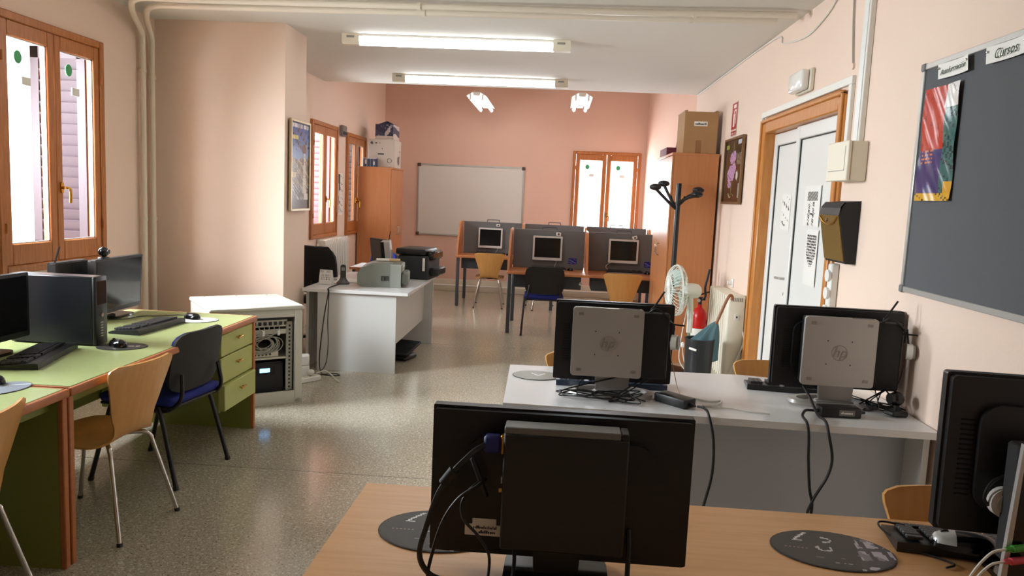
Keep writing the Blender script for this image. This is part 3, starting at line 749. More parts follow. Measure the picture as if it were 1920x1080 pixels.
# ================================================================== COMPUTERS
key_me = {}
def keyboard(label, loc, rz, w=.44, d=.155, single=False, mat=None, palm=True, bend=0):
    mat = mat or BLACK
    t = thing('keyboard', label, 'keyboard', loc, rz, 'computer keyboards')
    pr = [(-d/2, 0), (d/2, 0), (d/2, .026), (d/2-.015, .028), (-d/2+.02, .016), (-d/2, .010)]
    MB().prism(pr, -w/2, w/2, 'x').build('case', mat, t)
    MB().b2((-w/2+.002, -d/2-.004, .001), (w/2-.002, -d/2+.006, .010), bev=.003).build('front_strip', SILVER, t)
    sl = (.028-.016)/(d-.035); rows = 6; kw = .0195
    cols = int((w-.03)/kw)
    if single:
        kb = MB().box((0, 0, .004), (.0165, .0165, .009), bev=.002); me = None
        for r in range(rows):
            y = -d/2+.026+r*.0195+(.006 if r == 5 else 0)
            if r == 0: spans = [(0, 1.3), (1.3, 2.6), (2.6, 3.9), (3.9, 9.7), (9.7, 11), (11, 12.3)] + [(q, q+1) for q in range(13, cols)]
            else: spans = [(q, q+1) for q in range(cols) if not (q in (14, 18))]
            for a, c in spans:
                x = -w/2+.015+(a+c)/2*kw
                if me is None:
                    o = kb.build('key', M('key_black', (48, 48, 50), .45), t, loc=(x, y, .018+(y+d/2)*sl)); me = o
                else: o = clone(me, t, (x, y, .018+(y+d/2)*sl))
                if c-a > 1: o.scale = ((c-a-.1)*1.1, 1, 1)
    else:
        b = MB()
        for r in range(rows):
            y = -d/2+.026+r*.0195+(.006 if r == 5 else 0)
            for q in range(cols):
                if q in (14, 18) or (r == 0 and 4 <= q <= 8 and q != 6): continue
                wd = .1 if (r == 0 and q == 6) else .0165
                b.box((-w/2+.015+(q+.5)*kw, y, .021+(y+d/2)*sl), (wd, .0165, .009))
        o = b.build('key_block', M('key_black', (48, 48, 50), .45), t); o['kind'] = 'stuff'
    return t
def mouse(label, loc, rz, silver=False):
    t = thing('computer_mouse', label, 'mouse', loc, rz, 'computer mice')
    def f(u, v):
        r = (1-abs(v)**2.6)**(1/2.6) if abs(v) < 1 else 0
        return (u*.031*r*(1-.08*v), v*.056, .034*max(0, (1-u*u))**.5*max(0, r)**.6*(1-.12*v)+.002)
    us_ = [-1, -.95, -.8, -.5, 0, .5, .8, .95, 1]; vs_ = [-.999, -.97, -.88, -.65, -.3, 0, .3, .65, .88, .97, .999]
    MB().sheet(f, us_, [v for v in vs_], .002).build('body', BLACKG, t)
    MB().sheet(lambda u, v: tuple(Vector(f(u, v))+Vector((0, 0, .0016))), us_[1:-1], [.3, .65, .88, .97, .995] if silver else [.45, .65, .85], .001).build('button_cover', SILVER if silver else BLACK, t)
    MB().cyl((-.004, .034, .029), (.004, .034, .029), .008, n=10).build('scroll_wheel', BLACKM, t)
    return t
def mousepad(label, loc, rx, ry, rz, fn, nx=60, ny=50):
    t = thing('mouse_mat', label, 'mouse mat', loc, rz, 'oval printed mouse mats')
    N = 40
    MB().prism([(rx*math.cos(2*PI*k/N), ry*math.sin(2*PI*k/N)) for k in range(N)], 0, .002).build('mat', M('mat_charcoal', (52, 49, 47), .6), t)
    # printed face: cells clipped to the oval
    vs = []; fs = []; cols = []; idx = {}
    def vid(i, j):
        if (i, j) not in idx:
            idx[(i, j)] = len(vs); vs.append(((i/nx-.5)*2*rx, (j/ny-.5)*2*ry, .0026))
        return idx[(i, j)]
    for j in range(ny):
        for i in range(nx):
            u = (i+.5)/nx; v = (j+.5)/ny
            if ((u-.5)**2+(v-.5)**2) > .235: continue
            fs.append((vid(i, j), vid(i+1, j), vid(i+1, j+1), vid(i, j+1))); cols.append(lin(fn(u, v) or (52, 49, 47)))
    me = bpy.data.meshes.new('print'); me.from_pydata(vs, [], fs)
    at = me.attributes.new('print', 'FLOAT_COLOR', 'FACE'); at.data.foreach_set('color', [x for c in cols for x in c])
    me.materials.append(PRINT); o = bpy.data.objects.new('print', me); COL.objects.link(o); o.parent = t
    return t
def mat_print(u, v):
    if abs((u-.27)-(.78-v)*-.55) < .012 and .68 < v < .9: return (214, 212, 208)      # white bracket
    if .2 < u < .29 and .665 < v < .69: return (214, 212, 208)
    if .10 < u < .30 and .46 < v < .475 and int(u*60) % 2: return (150, 120, 110)
    d = math.hypot((u-.47), (v-.74)*.8)
    if abs(d-.05) < .010 and u > .45: return (196, 194, 190)
    d2 = math.hypot((u-.44), (v-.52)*.8)
    if abs(d2-.055) < .012 and v < .56 : return (190, 188, 184)
    if .34 < u < .56 and abs(v-.27-.06*(u-.3)) < .006: return (110, 106, 102)
    if .46 < u < .60 and .15 < v < .185 and hsh(int(u*60), 1) > .4: return (150, 146, 142)
    if u > .70-(.5-v)*.10:
        if int(u*22+v*2) % 3 == 0 or int(v*13-u*4) % 4 == 0: return (66, 62, 64)
        return (176, 170, 176) if vnoise(u*16, v*12) > .35 else (126, 120, 124)
    return None
def monitor(label, loc, rz, w, h, zc, style='black', base='ring', tilt=0.0, vents=True, neck=True, group='flat computer monitors', th=.05, cr=.008):
    """screen faces local +y; origin on the table under the stand"""
    t = thing('computer_monitor', label, 'monitor', loc, rz, group)
    R = Matrix.Translation((0, 0, zc)) @ Matrix.Rotation(-tilt, 4, 'X')
    bez = {'black': BLACK, 'silver': SILVER, 'white': M('monitor_white', (232, 232, 230), .4)}[style]
    b = MB(); b.rpan(w, h, cr, -.006, .022, mtx=R); b.build('bezel', bez, t)
    b = MB(); b.rpan(w-.012, h-.012, cr*1.5, -th*.55, -.005, mtx=R); b.rpan(w*.72, h*.66, .05, -th, -th*.5, mtx=R); b.build('back_cover', BLACK, t)
    m_ = .016 if style == 'black' else .022
    b = MB(); b.rpan(w-2*m_, h-2*m_-.012, .003, .0215, .0235, c=(0, .006), mtx=R); b.build('screen', SCREEN, t)
    if vents:
        for sx in (-1, 1):
            b = MB()
            for k in range(16):
                b.box((sx*w*.40, -th*.55-.001, -h*.25+k*h*.5/16), (.032, .003, .004), mtx=R)
            o = b.build('vent_slots', M('vent_dark', (8, 8, 8), .8), t); o['kind'] = 'stuff'
    if neck:
        nm = SILVER if base == 'ring' else BLACK
        nw = .085 if base == 'ring' else .06
        MB().prism([(-nw*.85, .02), (nw*.85, .02), (nw, zc*.85), (-nw, zc*.85)], -.055, -.035, 'y').build('stand_neck', nm, t)
    if base == 'ring':
        P = [(.205*math.cos(2*PI*k/28)*1.0, .115*math.sin(2*PI*k/28)-.03) for k in range(28)]
        b = MB(); n = len(P)
        out = [(x*1.0, y*1.0) for x, y in P]; inn = [(x*.80, (y+.03)*.66-.03) for x, y in P]
        ring = []
        for (z, Q) in ((0, out), (.014, [(x*.97, y*.97) for x, y in out]), (.018, inn), (0, inn)):
            ring.append([b.bm.verts.new((x, y, z)) for x, y in Q])
        for i in range(4):
            A = ring[i]; B = ring[(i+1) % 4]
            for k in range(n): b.bm.faces.new((A[k], A[(k+1) % n], B[(k+1) % n], B[k]))
        b.b2((-.085, -.06, 0), (.085, -.02, .018), bev=.006)
        b.build('stand_base', SILVER, t)
    elif base == 'plate':
        MB().rpan(.24, .19, .05, 0, .014, 'z', c=(0, -.03)).build('stand_base', BLACKG, t)
    return t
def hp_logo(parent, loc, r, mat):
    b = MB(); N = 28
    b.tube([(r*math.cos(2*PI*k/N), 0, r*math.sin(2*PI*k/N)) for k in range(N)], r*.05, n=6, closed=True)
    o = b.build('emblem_ring', mat, parent, loc=loc)
    text('emblem', 'hp', r*1.9, mat, parent, (loc[0], loc[1], loc[2]+r*.02), shear=.3, ext=.001)
def silver_pc(label, loc, rz, side_w=.12):
    """flat computer on a monitor back: silver cover faces local -y, origin at its lower left corner"""
    t = thing('compact_computer', label, 'computer', loc, rz, 'silver backed compact computers')
    w = .31; h = .305
    MB().rpan(w, h, .014, -.02, .0, c=(w/2, h/2)).build('cover', SILVER, t)
    MB().b2((.004, 0, .006), (w, .05, h-.004), bev=.006).build('case', BLACK, t)
    MB().b2((w-.002, .004, -.004), (w+side_w, .052, h-.014), bev=.01, seg=2).build('side_box', BLACKM, t)
    for x in (.035, w-.035):
        for z in (.028, h-.028): MB().rpan(.022, .013, .003, -.0225, -.02, c=(x, z)).build('foot_pad', SILVERD, t)
    for x in (w*.33, w*.66):
        for z in (h*.32, h*.66): MB().cyl((x, -.0208, z), (x, -.0195, z), .003, n=8).build('screw_hole', BLACK, t)
    hp_logo(t, (w*.5, -.0206, h*.49), .033, SILVERD)
    for x0, x1 in ((.03, .13), (.2, .29)): MB().b2((x0, -.014, h-.002), (x1, -.004, h+.0015)).build('top_slot', BLACK if x0 > .1 else ALU, t)
    b = MB(); b.cyl((w+.035, .02, h-.016), (w+.035, .02, h+.004), .006, n=8).tube([(w+.035, .02, h+.002), (w+.045, .02, h+.012), (w+.085, .02, h+.082)], .0045, n=8).build('antenna', BLACK, t)
    MB().tube([(w+.02, .0, h-.012), (w+.05, -.01, h+.008), (w+.095, -.005, h-.02), (w+.125, .01, h-.055), (w+.13, .02, h-.10)], .004, n=6, smooth=5).build('cable_loop', CABLE, t)
    MB().tube([(w+side_w-.005, .02, h-.06), (w+side_w+.065, .0, h-.062)], .004, n=6).build('second_antenna', BLACK, t)
    return t

# ---- on the green desk
g0 = GZ+.001
monitor('dark monitor with a webcam on top at the far end of the green desk', (-2.70, 4.60, g0), -PI/2-.0, .52, .335, .205, 'black', 'plate', tilt=.06)
t = thing('webcam', 'round black webcam on top of the far green desk monitor', 'webcam', (-2.69, 4.46, g0+.362), -PI/2)
MB().sphere((0, 0, .048), .031, n=16).build('ball', BLACKG, t)
MB().cyl((0, .026, .05), (0, .034, .05), .014, n=14).build('lens', BLACK, t)
MB().box((0, 0, .010), (.07, .04, .014), bev=.005).build('clip', BLACK, t)
MB().tube([(0, 0, .012), (.01, 0, .02), (0, 0, .03)], .008, n=8).build('neck', BLACK, t)
t = thing('compact_computer', 'black compact computer with aerial behind the far green desk monitor', 'computer', (-2.80, 4.30, g0+.05), -PI/2)
MB().b2((-.14, -.03, 0), (.16, .03, .315), bev=.008).build('case', BLACK, t)
MB().tube([(.13, 0, .315), (.12, 0, .33), (.085, 0, .40)], .005, n=8).build('antenna', BLACK, t)
t = thing('computer_tower', 'dark slim computer tower standing on the green desk', 'computer', (-2.51, 3.765, g0), -PI/2)
# local -y = away from the room wall side; local x runs toward the camera
t.rotation_euler = (0, 0, 0)
MB().b2((-.23, -.05, .004), (.205, .05, .352), bev=.006).build('case', DARKN, t)
fr = MB().b2((.203, -.051, .002), (.225, .051, .354), bev=.008, seg=2).build('front_panel', BLACK, t)
MB().cyl((.225, 0, .155), (.229, 0, .155), .011, n=14).build('power_button', CHROME, fr)
for k in range(6): MB().b2((.2245, -.012, .045+k*.014), (.2262, .008, .050+k*.014)).build('port', GCABLE, fr)
MB().b2((.2245, -.04, .21), (.2265, .04, .33), bev=.001).build('drive_cover', BLACKG, fr)
for x in (-.18, .17): MB().b2((x-.02, -.04, 0), (x+.02, .04, .005)).build('foot', BLACK, t)
monitor('dark monitor cut by the left edge beside the computer tower', (-2.60, 3.37, g0), -PI/2, .53, .315, .215, 'black', 'plate')
keyboard('black keyboard lying in front of the far green desk monitor', (-2.32, 4.28, g0), math.radians(-94), .47, .18)
keyboard('large black keyboard on the green desk beside the tower', (-2.38, 3.40, g0), math.radians(-76), .48, .19)
mouse('black mouse on the pale round mat near the desk corner', (-2.23, 4.63, g0+.003), math.radians(70))
mouse('black mouse on the dark mat beside the tower front', (-2.19, 3.74, g0+.003), math.radians(60))
mouse('black mouse at the left picture edge on the second green desk', (-2.24, 2.93, g0+.003), math.radians(70))
def pale_print(u, v): return (222, 220, 212) if hsh(int(u*20), int(v*9)) > .06 else (180, 178, 172)
mousepad('pale oval mouse mat near the far corner of the green desk', (-2.19, 4.60, g0), .13, .10, .4, pale_print)
mousepad('dark oval mouse mat with white lettering beside the tower', (-2.17, 3.745, g0), .12, .095, .3, lambda u, v: (190, 190, 188) if (.62 < u < .85 and .44 < v < .56 and hsh(int(u*30), 3) > .35) else None)
mousepad('blue grey mouse mat on the second green desk', (-2.17, 2.86, g0), .13, .09, 1.2, lambda u, v: (120, 128, 138) if abs(v-.5-.3*math.sin(u*4)) > .04 else (190, 196, 202))
t = thing('mouse_cable', 'thin black mouse cable curling over the far green desk top', 'cable', (0, 0, g0))
MB().tube([(-2.26, 4.68, .012), (-2.36, 4.74, .004), (-2.46, 4.66, .004), (-2.55, 4.62, .004), (-2.58, 4.5, .004), (-2.66, 4.44, .004)], .003, n=6, smooth=6).build('cable', CABLE, t)
t = thing('power_strip', 'light grey socket strip lying on the floor under the green desk', 'power strip', (-2.62, 3.75, 0), PI/2)
MB().b2((-.22, -.03, 0), (.22, .03, .045), bev=.008).build('body', LGREY, t)
for k in range(5): MB().cyl((-.17+k*.085, 0, .044), (-.17+k*.085, 0, .049), .022, n=14).build('socket', WHITE, t)

# ================================================================== RACK AND PRINTER DESK
t = thing('server_rack', 'low cream equipment rack with open front beside the green desk', 'rack', (-1.845, 5.585, 0), math.radians(37))
rw, rd, rh = .655, .67, .735       # local x from -rw to 0 along the front, local y 0..rd to the back
top = MB().b2((-rw-.01, -.01, rh-.03), (.01, rd, rh), bev=.008).build('top_cover', RACKC, t)
MB().b2((-rw+.12, .10, rh-.001), (-.12, rd-.13, rh+.002), bev=.001).build('hatch', RACKC, top)
for x in (-rw+.09, -rw/2, -.09):
    for y in (.05, rd-.06): MB().cyl((x, y, rh-.001), (x, y, rh+.003), .006, n=8).build('screw', CHROME, top)
for x in (-rw, -.02): MB().b2((x, .03, .03), (x+.02, rd-.01, rh-.03)).build('side_panel', RACKC, t)
MB().b2((-rw+.02, rd-.03, .03), (-.02, rd-.01, rh-.03)).build('back_panel', M('rack_inside', (70, 68, 62), .6), t)
MB().b2((-rw, 0, 0), (0, rd-.01, .03)).build('floor_plate', RACKC, t)
MB().b2((-rw+.03, .004, rh-.085), (-.03, .03, rh-.03), bev=.003).build('upper_front', RACKC, t)
MB().b2((-rw+.03, .004, .0), (-.03, .03, .09), bev=.003).build('lower_front', RACKC, t)
for x in (-rw, -.055): MB().b2((x, 0, 0), (x+.055, .035, rh-.03), bev=.004).build('corner_post', RACKC, t)
hole = None
for x in (-rw+.062, -.108):
    r_ = MB().b2((x, .045, .09), (x+.045, .06, rh-.125)).build('mounting_rail', M('rail_paint', (176, 174, 164), .45), t)
    for k in range(17):
        z = .115+k*.029
        if hole is None: hole = MB().b2((-.006, -.002, -.007), (.006, .001, .007)).build('rail_hole', BLACK, r_, loc=(x+.024, .0445, z))
        else: clone(hole, r_, (x+.024, .0445, z))
pp = MB().b2((-rw+.09, .05, .575), (-.10, .065, .625)).build('patch_panel', RACKC, t)
port = None
for k in range(12):
    x = -rw+.125+k*.038
    if port is None: port = MB().b2((-.012, -.003, -.013), (.012, .001, .013)).build('port', BLACK, pp, loc=(x, .05, .60))
    else: clone(port, pp, (x, .05, .60))
MB().b2((-rw+.09, .05, .628), (-.10, .06, .655)).build('blank_panel', BLACK, t)
cm = MB().b2((-rw+.09, .05, .52), (-.10, .065, .555)).build('cable_guide', RACKC, t)
for k in range(4): MB().b2((-rw+.14+k*.11, -.005, .52), (-rw+.155+k*.11, .05, .555)).build('cable_hook', WHITE, cm)
MB().b2((-rw+.06, .05, .332), (-.06, rd-.05, .346)).build('shelf', RACKC, t)
for k in range(11):
    x0 = -rw+.12+k*.036; r_ = .04+.035*hsh(k, 3); xc = -.27+.12*(hsh(k, 5)-.5); zc = .455+.025*(hsh(k, 8)-.5)
    pts = [(x0, .045, .60), (x0+.005, .015, .57), (x0+(xc-x0)*.3, .0+.02*hsh(k, 1), .52)]
    for a in range(0, 9): pts.append((xc+(r_*1.6)*math.cos(2.2+a*.8), .012+.03*hsh(k, a), zc+r_*math.sin(2.2+a*.8)))
    MB().tube(pts, .0032, n=5, smooth=3).build('patch_cable', GCABLE, t)
def in_rack(x, y, z):
    c, s_ = math.cos(math.radians(37)), math.sin(math.radians(37))
    return (-1.845+c*x-s_*y, 5.585+s_*x+c*y, z)
u = thing('network_switch', 'cream network switch on the shelf inside the rack', 'network switch', in_rack(-.33, .06, .347), math.radians(37))
MB().b2((-.17, 0, 0), (.17, .15, .045), bev=.006).build('case', IVORY, u)
for k in range(8): MB().b2((-.09+k*.027, -.002, .014), (-.075+k*.027, .003, .028)).build('port', BLACK, u)
u = thing('backup_battery', 'black backup battery with a lit blue display in the rack', 'backup battery', in_rack(-.265, .075, .031), math.radians(37))
MB().b2((-.155, .01, 0), (.155, .36, .275), bev=.012, seg=2).build('case', BLACK, u)
MB().prism([(-.15, 0), (.15, 0), (.135, .265), (-.135, .265)], -.004, .012, 'y').build('front_panel', BLACKM, u)
MB().b2((-.03, -.007, .20), (.045, -.003, .23), bev=.001).build('display', LCD, u)
MB().b2((-.06, -.006, .185), (.075, -.0035, .245), bev=.002).build('display_frame', BLACKG, u)
MB().cyl((-.03, -.0065, .04), (-.03, -.0035, .04), .009, n=12).build('emblem', PAPER, u)
lettering(u, .07, .012, (.022, -.0055, .04), (0, 0, 0), PAPER, 9)
# adapters on the floor between rack and desk
t = thing('power_adapter', 'white plug-in adapter standing by the rack foot', 'adapter', (-2.08, 6.36, 0), .3)
MB().b2((-.04, -.05, 0), (.04, .05, .10), bev=.008).build('body', WHITE, t); MB().b2((-.045, -.052, .1), (.04, .05, .19), bev=.01).build('upper_plug', WHITE, t)
for k in range(3): MB().b2((.0395, -.03, .03+k*.02), (.042, .03, .04+k*.02)).build('vent', GCABLE, t)
t = thing('power_strip', 'white socket strip on the floor between rack and printer desk', 'power strip', (-2.0, 6.17, 0), .95)
MB().b2((-.13, -.03, 0), (.13, .03, .045), bev=.008).build('body', WHITE, t)
for k in range(3): MB().cyl((-.08+k*.08, 0, .044), (-.08+k*.08, 0, .05), .024, n=14).build('socket', IVORY, t)
MB().sphere((.04, 0, .075), .028, (1.3, .9, 1), n=10).build('plug', WHITE, t)
MB().tube([(.10, 0, .06), (.16, -.05, .08), (.20, -.12, .02), (.18, -.2, .008)], .006, n=6, smooth=5).build('cable', WCABLE, t)

PZ = .73
t = thing('printer_desk', 'pale grey desk with closed end panel carrying the printers', 'desk', (0, 0, 0))
tp = MB().b2((-2.19, 6.60, PZ-.03), (-1.25, 8.16, PZ), bev=.003).build('desk_top', DESKW, t)
MB().b2((-2.06, 6.635, 0), (-1.36, 6.66, PZ-.03)).build('end_panel', LGREY, t)
MB().b2((-2.06, 8.11, 0), (-1.27, 8.135, PZ-.03)).build('end_panel', LGREY, t)
MB().b2((-1.385, 6.66, .26), (-1.365, 8.11, PZ-.03)).build('modesty_panel', LGREY, t)
MB().b2((-2.19, 6.72, 0), (-2.165, 7.2, PZ-.03)).build('inner_panel', LGREY, t)
t = thing('footrest', 'black ridged footrest under the printer desk', 'footrest', (-1.47, 7.28, 0), -.3)
MB().box((0, .02, .11), (.36, .30, .025), rot=(.28, 0, 0), bev=.01).build('plate', M('footrest_black', (34, 36, 42), .6), t)
MB().b2((-.15, -.11, 0), (.15, .14, .05), bev=.02).build('base', BLACK, t)
for k in range(9): MB().box((0, -.10+k*.03, .088+k*.0086), (.32, .008, .006), rot=(.28, 0, 0)).build('ridge', BLACK, t)
# cords hanging from the phone over the desk end
t = thing('phone_cord', 'two thin black cords hanging over the printer desk end panel', 'cord', (0, 0, 0))
MB().tube([(-1.96, 6.96, .737), (-1.955, 6.60, .738), (-1.952, 6.588, .70), (-1.985, 6.59, .50), (-2.01, 6.59, .28), (-2.02, 6.58, .10), (-1.98, 6.50, .01), (-1.90, 6.42, .006), (-1.80, 6.44, .006), (-1.86, 6.5, .006), (-1.98, 6.40, .006), (-2.02, 6.25, .02)], .005, n=6, smooth=6).build('cable', CABLE, t)
MB().tube([(-1.955, 6.96, .741), (-1.950, 6.60, .744), (-1.945, 6.584, .70), (-1.95, 6.58, .45), (-1.945, 6.585, .25), (-1.955, 6.56, .08), (-1.99, 6.47, .008), (-2.03, 6.36, .008)], .004, n=6, smooth=6).build('cable', CABLE, t)
z = PZ+.001
t = thing('laser_printer', 'grey green laser printer on the near end of the printer desk', 'printer', (-1.60, 7.13, z), .14)
pr = [(-.205, .02), (-.21, .12), (-.175, .175), (-.09, .205), (.06, .218), (.175, .205), (.185, .15), (.185, .0), (-.16, .0)]
MB().prism(pr, -.22, .24, 'y').build('body', GREYP, t)
MB().b2((.18, -.17, .02), (.25, .21, .13), bev=.015).build('paper_tray', GREYP, t)
MB().b2((.17, -.18, .135), (.20, .22, .205), bev=.01).build('rear_panel', GREYP2, t)
MB().b2((.09, -.223, .0), (.186, -.219, .212)).build('side_door', GREYP2, t)
for k in range(6): MB().b2((.07-.012*k, -.2235, .06), (.076-.012*k, -.2195, .105)).build('vent', BLACK, t)
MB().cyl((.25, -.1, .075), (.254, -.1, .075), .018, n=16).build('badge', ALU, t)
MB().prism([(-.13, .195), (-.06, .216), (.06, .222), (.10, .221), (.10, .214), (-.12, .19)], -.16, .2, 'y').build('output_tray', GREYP2, t)
pl_ = MB().b2((.199, -.13, .148), (.202, .08, .19)).build('type_plate', PAPER, t)
lettering(t, .17, .018, (.2025, -.025, .169), (0, 0, PI/2), BLACK, 6)
t = thing('label_roll', 'white roll lying across the top of the grey printer', 'paper roll', (-1.55, 7.10, z+.236), .2)
MB().cyl((-.10, 0, 0), (.10, 0, .0), .015, n=14).build('roll', PAPER, t); MB().cyl((.02, 0, 0), (.12, 0, 0), .0165, n=14).build('band', M('tan', (206, 182, 140), .6), t)
t = thing('multifunction_printer', 'black multifunction printer at the far end of the printer desk', 'printer', (-1.39, 7.90, z), -.15)
MB().b2((-.17, -.19, .0), (.16, .20, .24), bev=.012).build('body', M('printer_black', (44, 48, 50), .5), t)
MB().b2((-.19, -.20, .245), (.13, .21, .31), bev=.02, seg=2).build('scanner_lid', BLACK, t)
MB().b2((.155, -.14, .04), (.24, .17, .12), bev=.015).build('paper_tray', BLACK, t)
MB().b2((.13, -.17, .20), (.20, .19, .29), bev=.02).build('control_panel', BLACKG, t)
MB().b2((.10, -.195, .09), (.125, -.189, .22)).build('white_label', PAPER, t)
t = thing('desk_calendar', 'white folding desk calendar at the front of the printer desk', 'calendar', (-2.075, 6.93, z), -.12)
def calp(u, v):
    if v > .84: return (206, 204, 200) if hsh(int(u*9), 1) > .4 else (240, 238, 232)
    if .1 < u < .9 and .25 < v < .75: return (70, 70, 72) if (int(u*22) % 3 == 1 and int(v*30) % 4 != 0) else (240, 238, 232)
    return (240, 238, 232)
MB().prism([(-.03, 0), (.045, 0), (.042, .004), (.002, .135), (-.002, .135), (-.027, .004)], -.06, .06, 'x').build('stand', PAPER, t)
picture('calendar_page', .118, .125, 26, 30, calp, t, (0, -.019, .068), (-.215, 0, 0))
t = thing('cordless_phone', 'dark grey cordless phone upright in its charger', 'phone', (-1.945, 7.03, z), .2)
MB().lathe([(0, 0), (.06, 0), (.06, .012), (.045, .028), (.03, .05), (.026, .06), (0, .06)], 20).build('charger', M('phone_grey', (84, 86, 86), .4), t)
MB().rpan(.05, .15, .02, -.014, .014, c=(0, .105)).build('handset', M('handset_grey', (62, 66, 64), .4), t)
MB().b2((-.016, -.0155, .125), (.016, -.0135, .155)).build('display', GREYP2, t)
t = thing('paper_stack', 'loose papers with a red folder under the desk calendar', 'paper', (-2.06, 7.15, z), .2)
MB().b2((-.10, -.14, 0), (.10, .14, .002)).build('folder', M('red_folder', (190, 70, 70), .6), t); MB().box((.03, .05, .0035), (.21, .297, .002), rot=(0, 0, .5)).build('sheet', PAPER, t)
MB().box((.16, .12, .0025), (.21, .297, .002), rot=(0, 0, -.3)).build('sheet', PAPER, t)
t = thing('key_bunch', 'bunch of dark keys and silver trinkets on the printer desk', 'keys', (-2.11, 7.22, z+.006), 0)
for k in range(6): MB().box((.03*(hsh(k, 1)-.5)*3, .04*(hsh(k, 2)-.5)*2, .006+.004*k), (.05, .014, .005), rot=(.2*hsh(k, 4), 0, k)).build('key', ALU if k % 2 else BLACK, t)
monitor('tilted dark monitor among the printers on the pale desk', (-1.79, 7.90, z), math.radians(130), .38, .30, .235, 'black', 'plate', tilt=.12, vents=False)
t = thing('compact_computer', 'silver edged compact computer with aerial standing between the printers', 'computer', (-1.645, 7.66, z), math.radians(8), rot=(0, -.12, .15))
MB().b2((-.045, -.14, .06), (.045, .14, .385), bev=.008).build('case', SILVER, t)
MB().b2((-.048, -.146, .065), (-.012, -.138, .38), bev=.003).build('front_strip', BLACKG, t)
MB().b2((-.06, -.08, 0), (.06, .08, .062), bev=.01).build('stand', BLACK, t)
MB().tube([(.03, .0, .385), (.035, 0, .40), (.055, 0, .475)], .004, n=6).build('antenna', BLACK, t)
MB().sphere((.075, -.09, .17), .035, (.7, 1, .9), n=12).build('adapter', WHITE, t)
t = thing('side_table', 'pale table with wooden edge beyond the monitor of the printer desk', 'table', (0, 0, 0))
tp = MB().b2((-2.34, 8.72, .70), (-1.72, 9.3, .725), bev=.003).build('table_top', DESKW, t); MB().b2((-2.34, 8.705, .698), (-1.72, 8.722, .727), bev=.003).build('wood_edge', CABW, tp)
for x in (-2.30, -1.76):
    for y in (8.76, 9.26): MB().cyl((x, y, 0), (x, y, .70), .018, n=10).build('leg', SLATE, t)

# radiator, tall corner cabinet, boxes
t = thing('radiator', 'white column radiator under the far left window', 'radiator', (FLX+.07, 9.70, .33), PI/2)
for k in range(13):
    x = -.50+k*.08
    sct = MB().rpan(.052, .66, .02, -.05, .05, c=(x, .33)).build('section', WHITE, t)
    MB().b2((x-.010, -.062, .04), (x+.010, -.049, .60), bev=.003).build('fin', WHITE, sct)
MB().tube([(-.56, .02, .58), (-.60, .02, .58), (-.62, .02, .54), (-.62, .02, -.33)], .012, n=8, smooth=3).build('feed_pipe', PIPEW, t)
for z_ in (.06, .60): MB().cyl((-.54, 0, z_), (.50, 0, z_), .022, n=10).build('header_tube', WHITE, t)
for x in (-.3, .3): MB().b2((x-.02, .0, -.33), (x+.02, .03, .05)).build('foot', WHITE, t)
def cabinet(label, x0, x1, y0, y1, h, face):
    t = thing('tall_cabinet', label, 'cabinet', ((x0+x1)/2, (y0+y1)/2, 0), 0, 'tall wooden cabinets')
    wx, wy = (x1-x0)/2, (y1-y0)/2
    MB().b2((-wx+(.02 if face < 0 else 0), -wy, 0), (wx-(.02 if face > 0 else 0), wy, h-.025)).build('carcass', CABW, t)
    MB().b2((-wx-.003, -wy-.003, h-.025), (wx+.003, wy+.003, h), bev=.002).build('top_board', CABW, t)
    xf = wx*face
    for k in (0, 1):
        ya = -wy+.003 if k == 0 else .0015; yb = -.0015 if k == 0 else wy-.003
        d = MB().b2((xf-.018*face, ya, .06), (xf, yb, h-.03), bev=.002).build('door', CABW, t)
        yh = -.045 if k == 0 else .045
        MB().tube([(xf, yh, h*.50), (xf+.03*face, yh, h*.505), (xf+.034*face, yh, h*.53), (xf+.03*face, yh, h*.555), (xf, yh, h*.56)], .006, n=8, smooth=3).build('handle', CHROME, d)
    return t
cabinet('tall wooden cabinet in the far left corner with boxes on top', -2.86, -2.36, 11.02, 11.78, 1.945, 1)
cabinet('tall wooden cabinet against the right wall behind the coat stand', 1.12, 1.575, 7.80, 8.96, 2.11, -1)
def carton(label, x0, x1, y0, y1, z0, h, mat, rz=0):
    t = thing('carton', label, 'box', ((x0+x1)/2, (y0+y1)/2, z0), rz, 'boxes on top of the cabinets')
    wx, wy = (x1-x0)/2, (y1-y0)/2
    MB().b2((-wx, -wy, 0), (wx, wy, h), bev=.004).build('carton_body', mat, t)
    return t, wx, wy
PB = M('printer_box_white', (206, 200, 190), .6)
z1 = 1.946
t, wx, wy = carton('white printer carton on the left corner cabinet', -2.74, -2.37, 11.12, 11.62, z1, .40, PB)
def box_print(u, v):
    if ((u-.12)/.06)**2+((v-.87)/.05)**2 < 1: return (70, 76, 80)
    if .24 < u < .55 and .85 < v < .89: return (90, 92, 94) if hsh(int(u*40), 1) > .35 else (206, 200, 190)
    if .37 < u < .6 and .44 < v < .49: return (60, 58, 56)
    if abs(u-.53) < .015 and .64 < v < .70: return (80, 76, 74)
    if abs(math.hypot((u-.84)*1.0, (v-.24)*1.0)-.08) < .015: return (120, 116, 112)
    return (206, 200, 190)
picture('print', .36, .39, 36, 40, box_print, t, (0, -wy-.002, .2))
def box_side(u, v):
    if ((u-.62)/.16)**2+((v-.28)/.17)**2 < 1: return (92, 78, 74)
    if abs(math.hypot((u-.8)*1.0, (v-.52)*.6)-.07) < .015: return (120, 112, 108)
    return (206, 200, 190)
picture('print', .48, .39, 30, 30, box_side, t, (wx+.002, 0, .2), (0, 0, PI/2))
